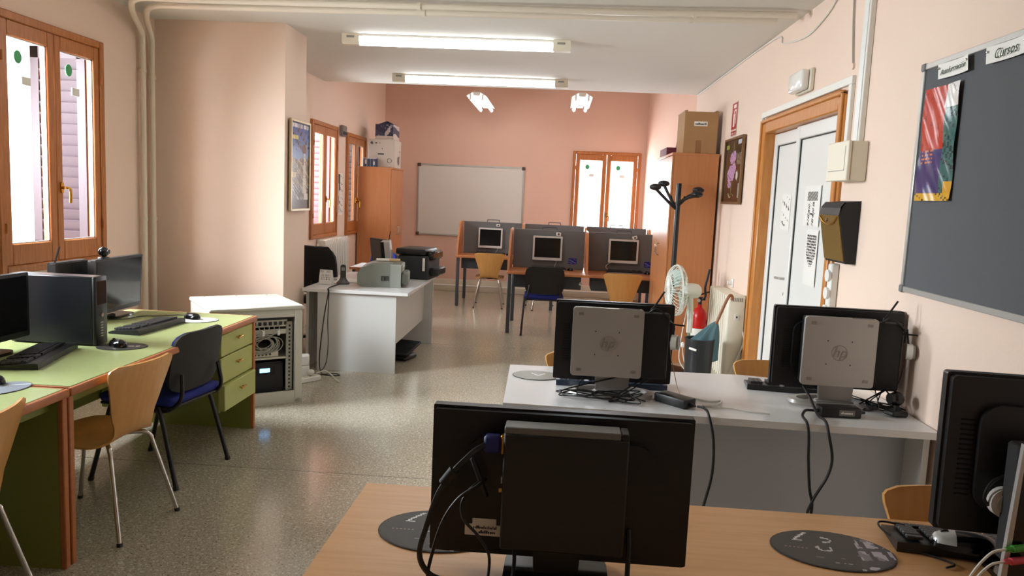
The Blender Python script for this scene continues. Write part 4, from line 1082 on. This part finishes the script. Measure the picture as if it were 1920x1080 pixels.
t, wx, wy = carton('dark blue patterned carton stacked on the white printer carton', -2.66, -2.40, 11.17, 11.60, z1+.402, .215, M('navy_carton', (52, 58, 84), .5))
def dark_print(u, v):
    if v < .24: return (214, 208, 200) if .08 < u or v < .2 else (60, 60, 80)
    if v < .23 and hsh(int(u*20), 2) > .5: return (80, 80, 90)
    if .55 < u < .85 and abs((v-.5)-(u-.7)*1.6) < .2: return (190, 184, 184)
    n = vnoise(u*9, v*7); return (66, 72, 102) if n > .5 else ((46, 50, 76) if n > .25 else (134, 138, 156))
picture('print', .258, .212, 26, 22, dark_print, t, (0, -wy-.002, .107))
def dark_side(u, v):
    if v < .33+.1*math.sin(u*5): return (210, 200, 190)
    if v > .78+.1*math.sin(u*4+1): return (200, 190, 186)
    return (60, 62, 88) if vnoise(u*8, v*6) > .3 else (96, 96, 116)
picture('print', .42, .212, 26, 20, dark_side, t, (wx+.002, 0, .107), (0, 0, PI/2))
MB().prism([(-.13, .215), (.02, .27), (.13, .215)], -.12, .1, 'y').build('torn_flap', M('navy_carton', (52, 58, 84), .5), t)
t, wx, wy = carton('small dark blue carton in front of the white printer carton', -2.79, -2.60, 11.03, 11.105, z1, .125, M('small_navy', (60, 70, 96), .5))
picture('print', .19, .125, 16, 10, lambda u, v: (206, 204, 200) if (v > .86 or abs(u-.18) < .06 and .3 < v < .8 or abs(u-.82) < .06 and .2 < v < .6) else ((120, 132, 150) if int(u*12) % 3 == 0 else (50, 58, 86)), t, (0, -wy-.002, .0625))
z2 = 2.111
t, wx, wy = carton('large brown cardboard box on the right cabinet', 1.225, 1.555, 7.86, 8.30, z2, .41, CARD)
for sx in (-1, 1): MB().box((sx*wx*.93, 0, .415), (.03, wy*1.96, .012), rot=(0, .3*sx, 0)).build('flap', CARD, t)
MB().b2((-.045, -wy-.0012, 0), (.012, -wy+.001, .13)).build('tape', M('brown_tape', (150, 106, 70), .35), t)
MB().b2((-.07, -wy-.0014, .27), (.06, -wy+.001, .315)).build('paper_label', PAPER, t)
lettering(t, .11, .02, (-.005, -wy-.002, .2925), (0, 0, 0), BLACK, 11)
t, wx, wy = carton('flat purple box lying on the right cabinet', 1.13, 1.30, 8.33, 8.85, z2, .085, M('purple_card', (112, 44, 62), .55))
MB().tube([(.02, -.2, .085), (.03, -.2, .18), (.05, -.2, .26)], .003, n=5).build('loose_wire', BLACK, t)

# ================================================================== STUDY CARRELS
CZ_ = .735
def carrel_row(label, x0, n, pitch, y0, panel_y, depth):
    t = thing('study_carrel', label, 'carrel', (x0, y0, 0), 0, 'rows of grey study carrels')
    W_ = n*pitch; py = panel_y-y0; h = 1.215
    tp = MB().b2((-.015, 0, CZ_-.03), (W_+.015, depth, CZ_), bev=.003).build('desk_top', CABW, t)
    for k in range(n):
        MB().b2((k*pitch+.02, py-.012, CZ_), ((k+1)*pitch-.02, py+.012, h), bev=.004).build('felt_screen', CARF, t)
        b = MB(); xc = (k+.5)*pitch
        b.tube([(xc-.09, py, h-.005), (xc-.088, py, h+.022), (xc-.075, py, h+.032), (xc+.075, py, h+.032), (xc+.088, py, h+.022), (xc+.09, py, h-.005)], .006, n=8, smooth=3).build('cable_hoop', SLATE, t)
        MB().b2((k*pitch+.06, .10, CZ_-.19), ((k+1)*pitch-.06, py-.02, CZ_-.035), bev=.006).build('drawer_unit', M('carrel_slate', (58, 64, 72), .5), t)
    for k in range(n): 
        xk = (k+.55)*pitch+.0
        MB().lathe([(0, 0), (.016, 0), (.022, .006), (.022, .014), (0, .018)], 14, Matrix.Translation(((k+.93)*pitch if k == 0 else xk, .098, CZ_-.115)) @ Matrix.Rotation(PI/2, 4, 'X')).build('lock_knob', CHROME, t)
    for k in range(n+1):
        x = k*pitch
        prof = [(.04, CZ_), (py+.012, CZ_), (py+.012, h+.004), (py-.09, h+.004), (py-.14, h-.02), (py-.22, h-.14), (.10, CZ_+.06)] if False else [(.03, CZ_), (py+.016, CZ_), (py+.016, h+.004), (py-.26, h+.004), (py-.33, h-.02), (py-.385, h-.09), (.05, CZ_+.10)]
        MB().prism(prof, x-.012, x+.012, 'x').build('side_wing', CABW, t)
        MB().cyl((x, py, h+.002), (x, py, h+.012), .012, n=10).build('cap', ALU, t)
    for x in ([.02, W_-.02] if n < 3 else [.02, pitch*1.5, W_-.02]):
        for y in (.03, depth-.03):
            MB().b2((x-.022, y-.022, 0), (x+.022, y+.022, CZ_-.03), bev=.006).build('leg', SLATE, t)
    return t
carrel_row('front row of grey study carrels with wooden wings', -.53, 2, .925, 8.99, 9.65, 1.0)
carrel_row('back row of grey study carrels below the drawing board', -1.40, 3, .925, 11.02, 11.65, .96)
def carrel_screen(label, x, y, w, h, zc):
    t = thing('wall_monitor', label, 'monitor', (x, y, zc), 0, 'white framed monitors on the carrel screens')
    b = MB(); m_ = .022
    b.rpan(w, h, .008, -.045, -.012); b.build('frame', M('monitor_white', (232, 232, 230), .4), t)
    MB().rpan(w-2*m_, h-2*m_-.012, .003, -.0465, -.044, c=(0, .006)).build('screen', SCREEN, t)
    MB().b2((-.06, -.013, -.06), (.06, .0, .06)).build('bracket', BLACK, t)
    return t
SY1, SY2 = 9.65-.012, 11.65-.012
carrel_screen('white framed monitor on the middle carrel above the blue chair', -.085, SY1, .365, .30, .99)
carrel_screen('white framed monitor on the right carrel near the cabinet', .855, SY1, .365, .295, .995)
carrel_screen('white framed monitor on the left carrel of the back row', -.97, SY2, .36, .30, .975)
def carrel_bits(tagword, x, y, cam_dx, cam_r, sticker):
    t = thing('socket_box', 'small white socket box above the monitor of the '+tagword, 'socket', (x+cam_dx, y, 1.150), rot=(0, cam_r, 0))
    MB().b2((-.03, -.03, 0), (.03, 0, .04), bev=.005).build('body', WHITE, t); MB().b2((-.01, -.032, .01), (.01, -.029, .03)).build('hole', BLACK, t)
    keyboard('black keyboard on the desk of the '+tagword, (x+.02, y-.17, CZ_+.001), .02, .44, .15)
    mouse('mouse with a silver top on the desk of the '+tagword, (x+.29, y-.17, CZ_+.001), .3, True)
    if sticker:
        o = thing('blue_sticker', 'square blue printed sticker on the screen of the '+tagword, 'sticker', (x+.32, y-.0015, .84))
        MB().rpan(.105, .075, .012, -.001, 0).build('card', M('sticker_blue', (24, 30, 130), .5), o)
        picture('print', .09, .06, 18, 12, lambda u, v: (120, 130, 200) if hsh(int(u*9), int(v*6)) > .66 else (24, 30, 130), o, (0, -.0016, 0))
    c = thing('screen_cable', 'white cable below the monitor of the '+tagword, 'cable', (x, y, 0))
    MB().tube([(-.12, -.03, .86), (-.19, -.03, .82), (-.2, -.035, .78), (-.12, -.05, CZ_+.006), (-.05, -.08, CZ_+.005)] if cam_r else [(.12, -.03, .85), (.11, -.04, .80), (.08, -.07, CZ_+.006), (.07, -.10, CZ_+.005)], .004, n=6, smooth=5).build('cable', WCABLE if cam_r else GCABLE, c)
carrel_bits('middle carrel', -.085, SY1, .13, 0, True)
carrel_bits('right carrel', .855, SY1, .14, -.35, True)
carrel_bits('left back carrel', -.97, SY2, .11, 0, False)

# ================================================================== BY THE RIGHT WALL
t = thing('coat_stand', 'black coat stand with round knobs in front of the cabinet', 'coat stand', (1.145, 7.42, 0))
MB().tube([(0, 0, .02), (0, 0, 1.8)], .024, n=14).build('pole', BLACK, t)
MB().lathe([(0, 0), (.19, 0), (.19, .02), (.12, .035), (.03, .06), (0, .06)], 28).build('base', BLACK, t)
for k, (dx, dy, z_) in enumerate(((-.225, -.03, 1.745), (-.125, .14, 1.785), (.15, -.12, 1.69), (.20, .10, 1.735))):
    a = MB().tube([(dx*.08, dy*.08, 1.56+.02*k), (dx*.45, dy*.45, 1.63+.015*k), (dx, dy, z_)], .014, n=8, smooth=4).build('arm', BLACK, t)
    MB().sphere((dx, dy, z_+.01), .05, (1.15, 1.15, .62), n=16).build('knob', BLACK, a)
for k in range(3):
    an = 2*PI*k/3+.5; MB().tube([(0, 0, 1.60), (.05*math.cos(an), .05*math.sin(an), 1.62), (.075*math.cos(an), .075*math.sin(an), 1.68)], .009, n=8, smooth=3).build('small_hook', BLACK, t)
t = thing('pedestal_fan', 'white pedestal fan turned sideways in front of the cabinet', 'fan', (1.24, 7.0, 0))
FT = Matrix.Translation((-.12, 0, .83)) @ Matrix.Rotation(.12, 4, 'Z') @ Matrix.Rotation(-PI/2, 4, 'Y')       # fan axis: local z -> -x
FW = M('fan_white', (224, 226, 216), .4)
for k in range(40):
    an = 2*PI*k/40; c_, s_ = math.cos(an), math.sin(an)
    pts = [(.04, .075), (.12, .072), (.19, .055), (.225, .025), (.23, 0), (.222, -.03), (.18, -.055), (.10, -.068), (.06, -.07)]
    if k == 0:
        w0 = MB().tube([(r_, 0, z_) for r_, z_ in pts], .0026, n=4); wire = w0.build('guard_wire', FW, t); wire.matrix_local = FT
    else:
        c2 = clone(wire, t); c2.matrix_local = FT @ Matrix.Rotation(an, 4, 'Z')
b = MB()
for r_, z_ in ((.23, 0), (.228, .008), (.12, .072), (.10, -.068)): b.tube([(r_*math.cos(2*PI*k/40), r_*math.sin(2*PI*k/40), z_) for k in range(40)], .0045, n=5, closed=True)
o = b.build('guard_ring', FW, t); o.matrix_local = FT
o = MB().lathe([(0, .078), (.04, .078), (.045, .07), (0, .066)], 20).build('front_badge', FW, t); o.matrix_local = FT
for k in range(3):
    an = 2*PI*k/3
    def bl(u, v): 
        r_ = .03+.16*(v+1)/2; a = an+u*.62*(.5+.5*(v+1)/2)
        return (r_*math.cos(a), r_*math.sin(a), .018*u)
    o = MB().sheet(bl, [-1, -.5, 0, .5, 1], [-1, -.3, .4, .85, 1], .003).build('blade', M('fan_blade', (176, 196, 186), .35), t); o.matrix_local = FT
o = MB().lathe([(0, -.225), (.04, -.222), (.062, -.20), (.07, -.15), (.07, -.09), (.055, -.07), (.02, -.06), (0, -.03)], 24).build('motor_housing', FW, t); o.matrix_local = FT
MB().tube([(.0, 0, .80), (.01, 0, .72), (.02, 0, .60), (.02, 0, .45)], .032, n=12, smooth=3, r2=.026).build('neck', FW, t)
MB().cyl((.02, 0, .03), (.02, 0, .47), .014, n=12).build('pole', M('fan_pole', (120, 150, 128), .4), t)
MB().lathe([(0, 0), (.17, 0), (.17, .015), (.06, .035), (0, .04)], 28, Matrix.Translation((.02, 0, 0))).build('base', FW, t)
c = MB().tube([(.0, -.03, .78), (-.03, -.04, .6), (-.06, -.05, .35), (-.06, -.06, .2), (.0, -.08, .12), (-.03, -.06, .25), (-.04, -.06, .34)], .005, n=6, smooth=5).build('power_cord', WCABLE, t)
MB().box((-.04, -.06, .345), (.03, .025, .05), bev=.008).build('plug', WHITE, c)
t = thing('waste_bin', 'black round waste bin next to the white heater', 'waste bin', (1.215, 6.25, 0))
b = MB(); b.lathe([(0, 0), (.100, 0), (.116, .510), (.121, .520), (.121, .532), (.111, .532), (.106, .510), (.095, .012), (0, .012)], 30); b.build('bucket', M('bin_black', (34, 36, 38), .45), t)
MB().box((-.068, -.093, .455), (.065, .006, .018), rot=(0, .15, -.62), bev=.002).build('grip_slot', PAPER, t)
t = thing('umbrella', 'folded teal umbrella with wooden handle standing in the bin', 'umbrella', (1.215, 6.25, .07))
ax0 = Vector((0, 0, .03)); ax1 = Vector((.125, .0, .62))
def folds(u, v):
    r_ = (.012+.075*math.sin(min(1, max(0, v))*PI*.62)*(1+.22*math.cos(u*7*PI)))
    c_ = Vector((.0, 0, .14)).lerp(Vector((.115, 0, .60)), v); 
    return tuple(c_+Vector((r_*math.cos(u*PI), r_*.7*math.sin(u*PI), .10*math.cos(u*3*PI)*(1-v)*.3)))
b = MB(); NU = 36; rows = []
for j in range(13):
    v = j/12; base = Vector((.02, 0, .33)).lerp(Vector((.125, 0, .60)), v)
    ring = []
    for k in range(NU):
        a = 2*PI*k/NU; r_ = (.105*(1-v)**.8+.012)*(1+.18*math.cos(6*a+v*2)); ring.append(b.bm.verts.new(base+Vector((r_*math.cos(a)*1.0, r_*.45*math.sin(a), (.0-.45*r_*math.cos(a))+.02*math.cos(6*a)*(1-v)))))
    rows.append(ring)
for A, B in zip(rows, rows[1:]):
    for k in range(NU): b.bm.faces.new((A[k], A[(k+1) % NU], B[(k+1) % NU], B[k]))
b.bm.faces.new(rows[-1]); b.bm.faces.new(rows[0][::-1]); b.build('canopy', UMB, t)
MB().cyl((-.075, 0, -.05), (.05, 0, .42), .005, n=8).build('shaft', CHROME, t)
MB().tube([(.12, 0, .585), (.155, 0, .68), (.185, 0, .765), (.205, 0, .81), (.22, 0, .825), (.235, 0, .81), (.232, 0, .785)], .012, n=10, smooth=4).build('handle', M('umbrella_wood', (140, 82, 44), .4), t)
t = thing('fire_extinguisher', 'red fire extinguisher with black hose beside the cabinet', 'fire extinguisher', (1.435, 7.5, .16))
MB().lathe([(0, 0), (.07, 0), (.075, .015), (.075, .37), (.068, .41), (.045, .445), (.022, .46), (.022, .49), (0, .49)], 26).build('cylinder', RED, t)
MB().lathe([(.0755, .16), (.0758, .16), (.0758, .26), (.0755, .26)], 26).build('label_band', PAPER, t)
v_ = MB().cyl((0, 0, .48), (0, 0, .55), .018, n=12).b2((-.02, -.012, .53), (.05, .012, .56), bev=.004).build('valve', BLACK, t)
MB().box((.04, 0, .60), (.11, .018, .012), rot=(0, -.35, 0)).build('lever', BLACK, v_)
MB().cyl((-.018, -.018, .53), (-.018, -.032, .53), .016, n=14).build('gauge', ALU, v_)
MB().tube([(.02, -.02, .54), (.04, -.04, .58), (.03, -.045, .66), (.045, -.045, .75), (.06, -.045, .84)], .012, n=8, smooth=4).build('hose', BLACK, t)
MB().b2((.06, -.03, .30), (.165, .03, .34), bev=.004).build('wall_bracket', BLACK, t)
t = thing('electric_heater', 'cream oil filled electric heater against the right wall', 'heater', (1.515, 6.77, 0))
hx = .065; HY = .375
for k in range(9):
    y = -HY+.07+k*.078
    MB().rpan(.060, .70, .022, -hx, hx, 'x', c=(y+.03, .52)).build('fin', IVORY, t)
MB().b2((-hx-.008, -HY-.03, .16), (hx+.008, -HY+.06, .885), bev=.022, seg=3).build('control_end', IVORY, t)
MB().b2((-hx-.003, HY-.03, .18), (hx+.003, HY+.01, .875), bev=.02, seg=2).build('far_end', IVORY, t)
for k in range(7): MB().b2((-.045+k*.014, -HY-.0315, .83), (-.039+k*.014, -HY-.029, .862)).build('vent_slot', M('slot_grey', (120, 116, 104), .6), t)
k_ = MB().b2((-.012, -HY-.034, .68), (.028, -HY-.029, .725), bev=.004).build('switch_plate', WHITE, t)
MB().b2((.002, -HY-.037, .695), (.014, -HY-.033, .71)).build('switch', BLACK, k_)
for y in (-HY+.08, HY-.08): MB().b2((-.09, y-.02, 0), (.07, y+.02, .17), bev=.006).build('foot', IVORY, t)
MB().tube([(.06, -HY-.01, .62), (.075, -HY-.045, .50), (.03, -HY-.06, .36), (-.02, -HY-.07, .25), (-.06, -HY-.07, .15), (-.065, -HY-.05, .02)], .006, n=6, smooth=6).build('power_cord', WCABLE, t)
t = thing('wall_socket', 'small white wall socket above the electric heater', 'socket', (RX, 6.92, .93))
MB().b2((-.012, -.04, -.04), (0, .04, .04), bev=.003).build('plate', WHITE, t); MB().cyl((-.05, 0, 0), (-.01, 0, 0), .018, n=12).build('plug', WHITE, t)
t = thing('wall_socket', 'white socket on the wall just left of the door foot', 'socket', (RX, 6.38, .36))
MB().b2((-.012, -.035, -.05), (0, .035, .05), bev=.003).build('plate', WHITE, t); MB().cyl((-.016, 0, 0), (-.011, 0, 0), .02, n=12).build('outlet', IVORY, t)

# ================================================================== PALE DESK IN THE MIDDLE
t = thing('pale_desk', 'long pale grey desk carrying two monitors seen from behind', 'desk', (0, 0, 0))
MB().prism([(-.185, 3.20), (1.59, 3.12), (1.59, 3.90), (1.0, 4.02), (-.20, 3.96)], PZ-.03, PZ).build('desk_top', DESKW, t)
MB().b2((-.10, 3.32, .02), (1.56, 3.34, PZ-.03)).build('modesty_panel', M('desk_panel_grey', (186, 192, 202), .5), t)
MB().b2((1.55, 3.16, 0), (1.575, 3.86, PZ-.03)).build('end_panel', LGREY, t)
MB().b2((-.15, 3.24, 0), (-.125, 3.92, PZ-.03)).build('end_panel', LGREY, t)
z = PZ+.001
monitor('wide black monitor with silver computer on its back, left on the pale desk', (.29, 3.49, z), .0, .535, .365, .235, 'black', 'ring')
monitor('wide black monitor with silver computer on its back, right on the pale desk', (1.305, 3.55, z), -.03, .57, .37, .25, 'black', 'ring')
silver_pc('silver compact computer behind the left monitor of the pale desk', (.098, 3.375, z+.100), .0, .115)
pc2 = silver_pc('silver compact computer behind the right monitor of the pale desk', (1.115, 3.425, z+.105), -.03, .115)
keyboard('dark blue black keyboard under the left monitor of the pale desk', (.30, 3.645, z), PI, .52, .16, mat=M('blue_black_plastic', (40, 52, 76), .3))
keyboard('black keyboard under the right monitor of the pale desk', (1.20, 3.745, z), PI-.14, .46, .16)
mousepad('grey oval mouse mat at the left end of the pale desk', (-.06, 3.735, z), .115, .10, 0, lambda u, v: (158, 156, 148) if not (.4 < u < .7 and abs(v-.6-.1*math.sin(u*20)) < .05) else (220, 218, 212))
def adapter(label, loc, rz, d=(.17, .075, .042), plate=True):
    t = thing('power_adapter', label, 'adapter', loc, rz, 'black power adapters')
    MB().box((0, 0, d[2]/2), d, bev=.006, seg=2).build('brick', BLACK, t)
    if plate:
        p = MB().b2((-.01, -d[1]/2-.0012, .010), (.055, -d[1]/2+.001, d[2]-.008)).build('rating_label', M('label_grey', (120, 116, 110), .5), t)
        lettering(p, .05, .010, (.022, -d[1]/2-.0016, d[2]*.55), (0, 0, 0), PAPER, 8)
    for s_ in (-1, 1): MB().cyl((s_*d[0]/2, 0, d[2]*.45), (s_*(d[0]/2+.028), 0, d[2]*.42), .009, .005, n=8).build('strain_relief', BLACK, t)
    return t
a1 = adapter('black power adapter beside the left monitor stand on the pale desk', (.56, 3.34, z), math.radians(-48), (.17, .08, .04), False)
a2 = adapter('black power adapter with grey rating label near the right monitor', (1.25, 3.30, z), .03)
def cord(label, pts, r=.005, mat=None, name='power_cord', sm=6, of=None):
    if of is not None:
        o = MB().tube(pts, r, n=7, smooth=sm).build('cable', mat or CABLE, of)
        o.matrix_parent_inverse = Matrix.LocRotScale(of.location, of.rotation_euler, None).inverted(); return o
    t = thing(name, label, 'cable', (0, 0, 0)); MB().tube(pts, r, n=7, smooth=sm).build('cable', mat or CABLE, t); return t
cord('black cord dropping over the pale desk edge beside the left adapter', [(.645, 3.25, z+.018), (.665, 3.21, z+.022), (.675, 3.165, z+.005), (.695, 3.135, .64), (.70, 3.135, .50), (.68, 3.15, .36), (.65, 3.17, .2), (.6, 3.18, .01)], .006, of=a1)
cord('black cord looping from the right adapter down the desk front, thicker one', [(1.14, 3.30, z+.018), (1.105, 3.28, z+.02), (1.075, 3.22, z+.012), (1.07, 3.145, z+.004), (1.075, 3.125, .69), (1.085, 3.13, .58), (1.10, 3.13, .46), (1.12, 3.14, .38), (1.11, 3.15, .25), (1.1, 3.2, .01)], .006, of=a2)
cord('black cord hanging from the right computer over the desk front', [(1.14, 3.44, z+.09), (1.145, 3.36, z+.06), (1.15, 3.26, z+.012), (1.15, 3.16, z+.010), (1.152, 3.118, .70), (1.175, 3.12, .60), (1.165, 3.125, .52), (1.12, 3.13, .42), (1.10, 3.14, .33), (1.12, 3.16, .2), (1.12, 3.22, .01)], .006, of=pc2)
def tangle(label, cx, cy, z0, n, sx, sy, seed, up_pts):
    t = thing('cable_tangle', label, 'cables', (0, 0, 0)); random.seed(seed)
    for k in range(n):
        pts = [up_pts[k % len(up_pts)]]
        for a in range(7):
            pts.append((cx+sx*(random.random()-.5), cy+sy*(random.random()-.5), z0+.006+.03*random.random()*(a != 6)))
        MB().tube(pts, (.0026+.0008*(k % 2)), n=6, smooth=6).build('cable', CABLE, t)
    return t
tangle('tangle of thin black cables in front of the left monitor stand', .24, 3.33, z, 4, .40, .16, 3, [(.17, 3.45, z+.10), (.38, 3.45, z+.10), (.47, 3.44, z+.09), (.44, 3.44, z+.09)])
tangle('tangle of black cables and plugs against the wall by the right monitor', 1.49, 3.45, z, 5, .21, .20, 11, [(1.50, 3.47, z+.10), (1.53, 3.47, z+.10), (1.46, 3.47, z+.10)])
cord('white cord knotted on the pale desk between the two monitors', [(.66, 3.45, z+.004), (.72, 3.40, z+.004), (.78, 3.42, z+.004), (.74, 3.34, z+.005), (.68, 3.32, z+.005), (.80, 3.30, z+.005), (.88, 3.27, z+.004), (.95, 3.255, z+.004)], .004, WCABLE, 'white_cord')
cord('thin tan wire hanging beside the left computer onto the desk', [(.535, 3.42, z+.26), (.55, 3.45, z+.18), (.58, 3.5, z+.09), (.60, 3.53, z+.03), (.61, 3.50, z+.003)], .0018, M('tan_wire', (190, 150, 110), .6), 'thin_wire')
cord('thin brown wire curling down the wall beside the right computer', [(1.575, 3.46, z+.24), (1.583, 3.49, z+.16), (1.59, 3.54, z+.08), (1.588, 3.53, z+.03), (1.575, 3.5, z+.006)], .0018, M('brown_wire', (110, 70, 50), .6), 'thin_wire')
def headset(label, loc, rz):
    t = thing('headphones', label, 'headphones', loc, rz); 
    MB().cyl((0, -.012, 0), (0, .012, 0), .034, n=18).build('ear_cup', WHITE, t); MB().cyl((0, -.022, 0), (0, -.010, 0), .030, n=18).build('ear_cushion', M('pad_grey', (170, 168, 160), .7), t)
    MB().tube([(.0, .005, .03), (.03, .01, .07), (-.04, .02, .10)], .004, n=6, smooth=4).build('headband', BLACK, t)
    return t
headset('white round earphone hanging on the left silver computer', (.548, 3.385, z+.265), 1.25)
headset('white round earphone hanging on the right silver computer', (1.572, 3.415, z+.275), 1.25)
t = thing('webcam', 'round black webcam lying among the cables by the wall', 'webcam', (1.515, 3.36, z), .2)
MB().sphere((0, 0, .075), .032, n=16).build('ball', BLACKG, t); MB().cyl((-.035, 0, .075), (-.02, 0, .075), .024, n=14).build('lens_ring', BLACK, t)
MB().box((-.005, -.01, .014), (.09, .06, .022), rot=(0, .1, .2), bev=.006).build('clip', BLACK, t); MB().cyl((0, 0, .02), (0, 0, .06), .01, n=8).build('neck', BLACK, t)

# ================================================================== BEECH DESK IN FRONT
t = thing('beech_desk', 'light beech desk in the foreground with a monitor seen from behind', 'desk', (0, 0, 0))
MB().prism([(-.535, 1.25), (1.58, 1.25), (1.58, 2.175), (-.525, 2.205)], PZ-.032, PZ).build('desk_top', BEECH, t)
for x in (-.46, 1.50):
    for y in (1.32, 2.10): MB().b2((x-.025, y-.025, 0), (x+.025, y+.025, PZ-.032), bev=.004).build('leg', SLATE, t)
MB().b2((-.44, 1.40, .35), (1.48, 1.418, PZ-.032)).build('modesty_panel', BEECH, t)
mon3 = monitor('large black monitor seen from behind in the middle foreground', (.04, 1.735, z), -.012, .60, .352, .21, 'black', 'plate', vents=False, th=.04, cr=.004)
o = bpy.data.objects
pc3 = t = thing('compact_computer', 'black compact computer fixed behind the foreground monitor', 'computer', (.048, 1.66, z+.088), -.012)
MB().b2((-.137, -.025, 0), (.137, .030, .268), bev=.004).build('case', M('pc_black', (26, 25, 25), .55, bump=(500, .1)), t)
MB().b2((-.136, -.024, .266), (.118, .029, .282), bev=.002).build('top_plate', M('pc_grey_top', (110, 112, 108), .4), t)
MB().b2((.119, -.024, .266), (.136, .029, .281), bev=.002).build('latch', BLACK, t)
v = MB().b2((-.182, -.014, .215), (-.143, .012, .256), bev=.006).build('video_plug', BLUEP, t); MB().b2((-.144, -.012, .214), (-.136, .010, .258), bev=.002).build('plug_shell', BRASS, v)
MB().b2((-.141, -.004, .145), (-.136, .008, .160)).build('port', ALU, t); MB().cyl((-.145, .0, .128), (-.136, 0, .128), .006, n=10).build('aerial_jack', BRASS, t)
MB().box((-.19, .0, .155), (.012, .010, .10), rot=(0, -.38, 0), bev=.004).build('antenna', BLACK, t)
MB().b2((-.222, .032, .004), (-.138, .0345, .030)).build('serial_label', PAPER, t)
MB().b2((-.205, .032, .030), (-.15, .0345, .044)).build('serial_label', PAPER, t)
lettering(t, .055, .007, (-.175, .0315, .024), (0, 0, 0), BLACK, 16); lettering(t, .04, .007, (-.170, .0315, .013), (0, 0, 0), BLACK, 9)
cord('thick black video cable curving from the blue plug to the beech desk', [(-.130, 1.655, 1.052), (-.150, 1.645, 1.042), (-.168, 1.63, 1.028), (-.196, 1.62, .998), (-.227, 1.62, .947), (-.251, 1.62, .872), (-.265, 1.62, .805), (-.245, 1.625, .760), (-.20, 1.63, .740), (-.10, 1.60, .738)], .0065, of=pc3)
f_ = MB().cyl((0, 0, -.02), (0, 0, .02), .0125, n=12).build('ferrite_core', BLACKM, pc3, loc=(-.205-.048, 1.62-1.66, .985-z-.088), rot=(0, .62, 0))
cord('black cable arching from the monitor ports down to the desk', [(-.128, 1.67, .968), (-.145, 1.64, .961), (-.183, 1.63, .934), (-.215, 1.63, .882), (-.236, 1.63, .812), (-.246, 1.625, .745), (-.22, 1.58, .737), (-.1, 1.52, .737)], .0042, of=mon3)
cord('thin black lead hooking across the serial labels of the monitor', [(-.145, 1.665, .960), (-.162, 1.645, .948), (-.177, 1.64, .918), (-.170, 1.64, .881), (-.139, 1.64, .848), (-.112, 1.64, .805), (-.112, 1.64, .745), (-.115, 1.58, .737)], .0036, of=mon3)
cord('black cable lying across the desk below the foreground monitor', [(-.24, 1.62, z+.006), (-.16, 1.645, z+.006), (-.08, 1.64, z+.006), (-.06, 1.60, z+.02), (-.055, 1.66, z+.05), (-.06, 1.69, z+.09)], .0045, of=mon3)
cord('power cable hanging straight from the right of the foreground monitor', [(.200, 1.69, z+.13), (.200, 1.665, z+.10), (.200, 1.655, z+.03), (.20, 1.63, z+.008), (.19, 1.5, z+.006)], .006, of=mon3)
mousepad('charcoal oval mouse mat with white marks left of the foreground monitor', (-.265, 1.905, z), .155, .125, 0, mat_print)
mousepad('charcoal oval mouse mat with pale window print on the beech desk', (.755, 1.945, z), .155, .115, -.10, mat_print)
keyboard('black keyboard lying under the right foreground monitor', (1.16, 2.01, z), math.radians(172), .45, .15, single=True)
mouse('black mouse with silver buttons resting on the right keyboard', (1.085, 1.955, z+.024), math.radians(75), True).scale = (1.3, 1.3, 1.25)
cord('thin black mouse cable curling beside the right keyboard', [(.99, 2.07, z+.03), (.93, 2.085, z+.03), (.925, 2.05, z+.02), (.97, 1.98, z+.004), (1.02, 1.93, z+.004), (1.04, 1.90, z+.004), (1.01, 1.88, z+.004)], .0028, None, 'mouse_cable')
monitor('large black monitor seen from behind at the right picture edge', (1.235, 1.905, z), math.radians(-6), .50, .40, .29, 'black', 'plate', tilt=.02)
t = thing('compact_computer', 'upright black computer with silver edge and coloured plugs at the right edge', 'computer', (1.085, 1.765, z+.0), math.radians(0))
MB().b2((.0, .012, .07), (.30, .06, .355), bev=.006).build('case', BLACKM, t)
MB().prism([(-.014, .02), (.0, .02), (.012, .358), (.004, .362)], .0, .012, 'y').build('silver_edge', SILVER, t)
MB().prism([(.0, .03), (.30, .03), (.30, .352), (.012, .352)], .004, .014, 'y').build('side_cover', BLACKG, t)
MB().b2((.05, .0, 0), (.28, .08, .072), bev=.01).build('stand', BLACK, t)
for (zz, mt_, nm) in ((.118, M('jack_green', (60, 150, 50), .4), 'green_plug'), (.088, M('jack_pink', (206, 70, 84), .4), 'pink_plug')):
    p = MB().cyl((-.002, -.012, zz), (.032, -.004, zz+.002), .0085, n=12).cyl((-.018, -.014, zz-.001), (-.002, -.012, zz), .0055, n=10).build(nm, mt_, t)
    MB().tube([(-.018, -.014, zz-.001), (-.05, -.02, zz-.008), (-.085, -.03, zz-.04), (-.11-.01*(zz > .1), -.05, zz-.08), (-.13, -.07, .012), (-.16, -.14, .006)], .003, n=6, smooth=6).build('audio_cable', WCABLE, p)
t = thing('headphones', 'white round earphone hanging on the back of the right monitor', 'headphones', (1.098, 1.83, z+.20), 0)
MB().cyl((0, -.012, 0), (0, .010, 0), .036, n=22).build('ear_cup', M('ear_white', (200, 196, 188), .5), t); MB().cyl((0, -.016, 0), (0, -.011, 0), .024, n=18).build('ear_plate', M('pad_grey', (170, 168, 160), .7), t)
for dz in (-.006, .006): MB().cyl((.006, -.018, dz), (.006, -.0155, dz), .003, n=8).build('sound_hole', BLACK, t)
MB().tube([(-.035, 0, -.01), (-.046, .0, .01), (-.03, .0, .05), (.02, 0, .075)], .004, n=6, smooth=4).build('headband', BLACK, t)
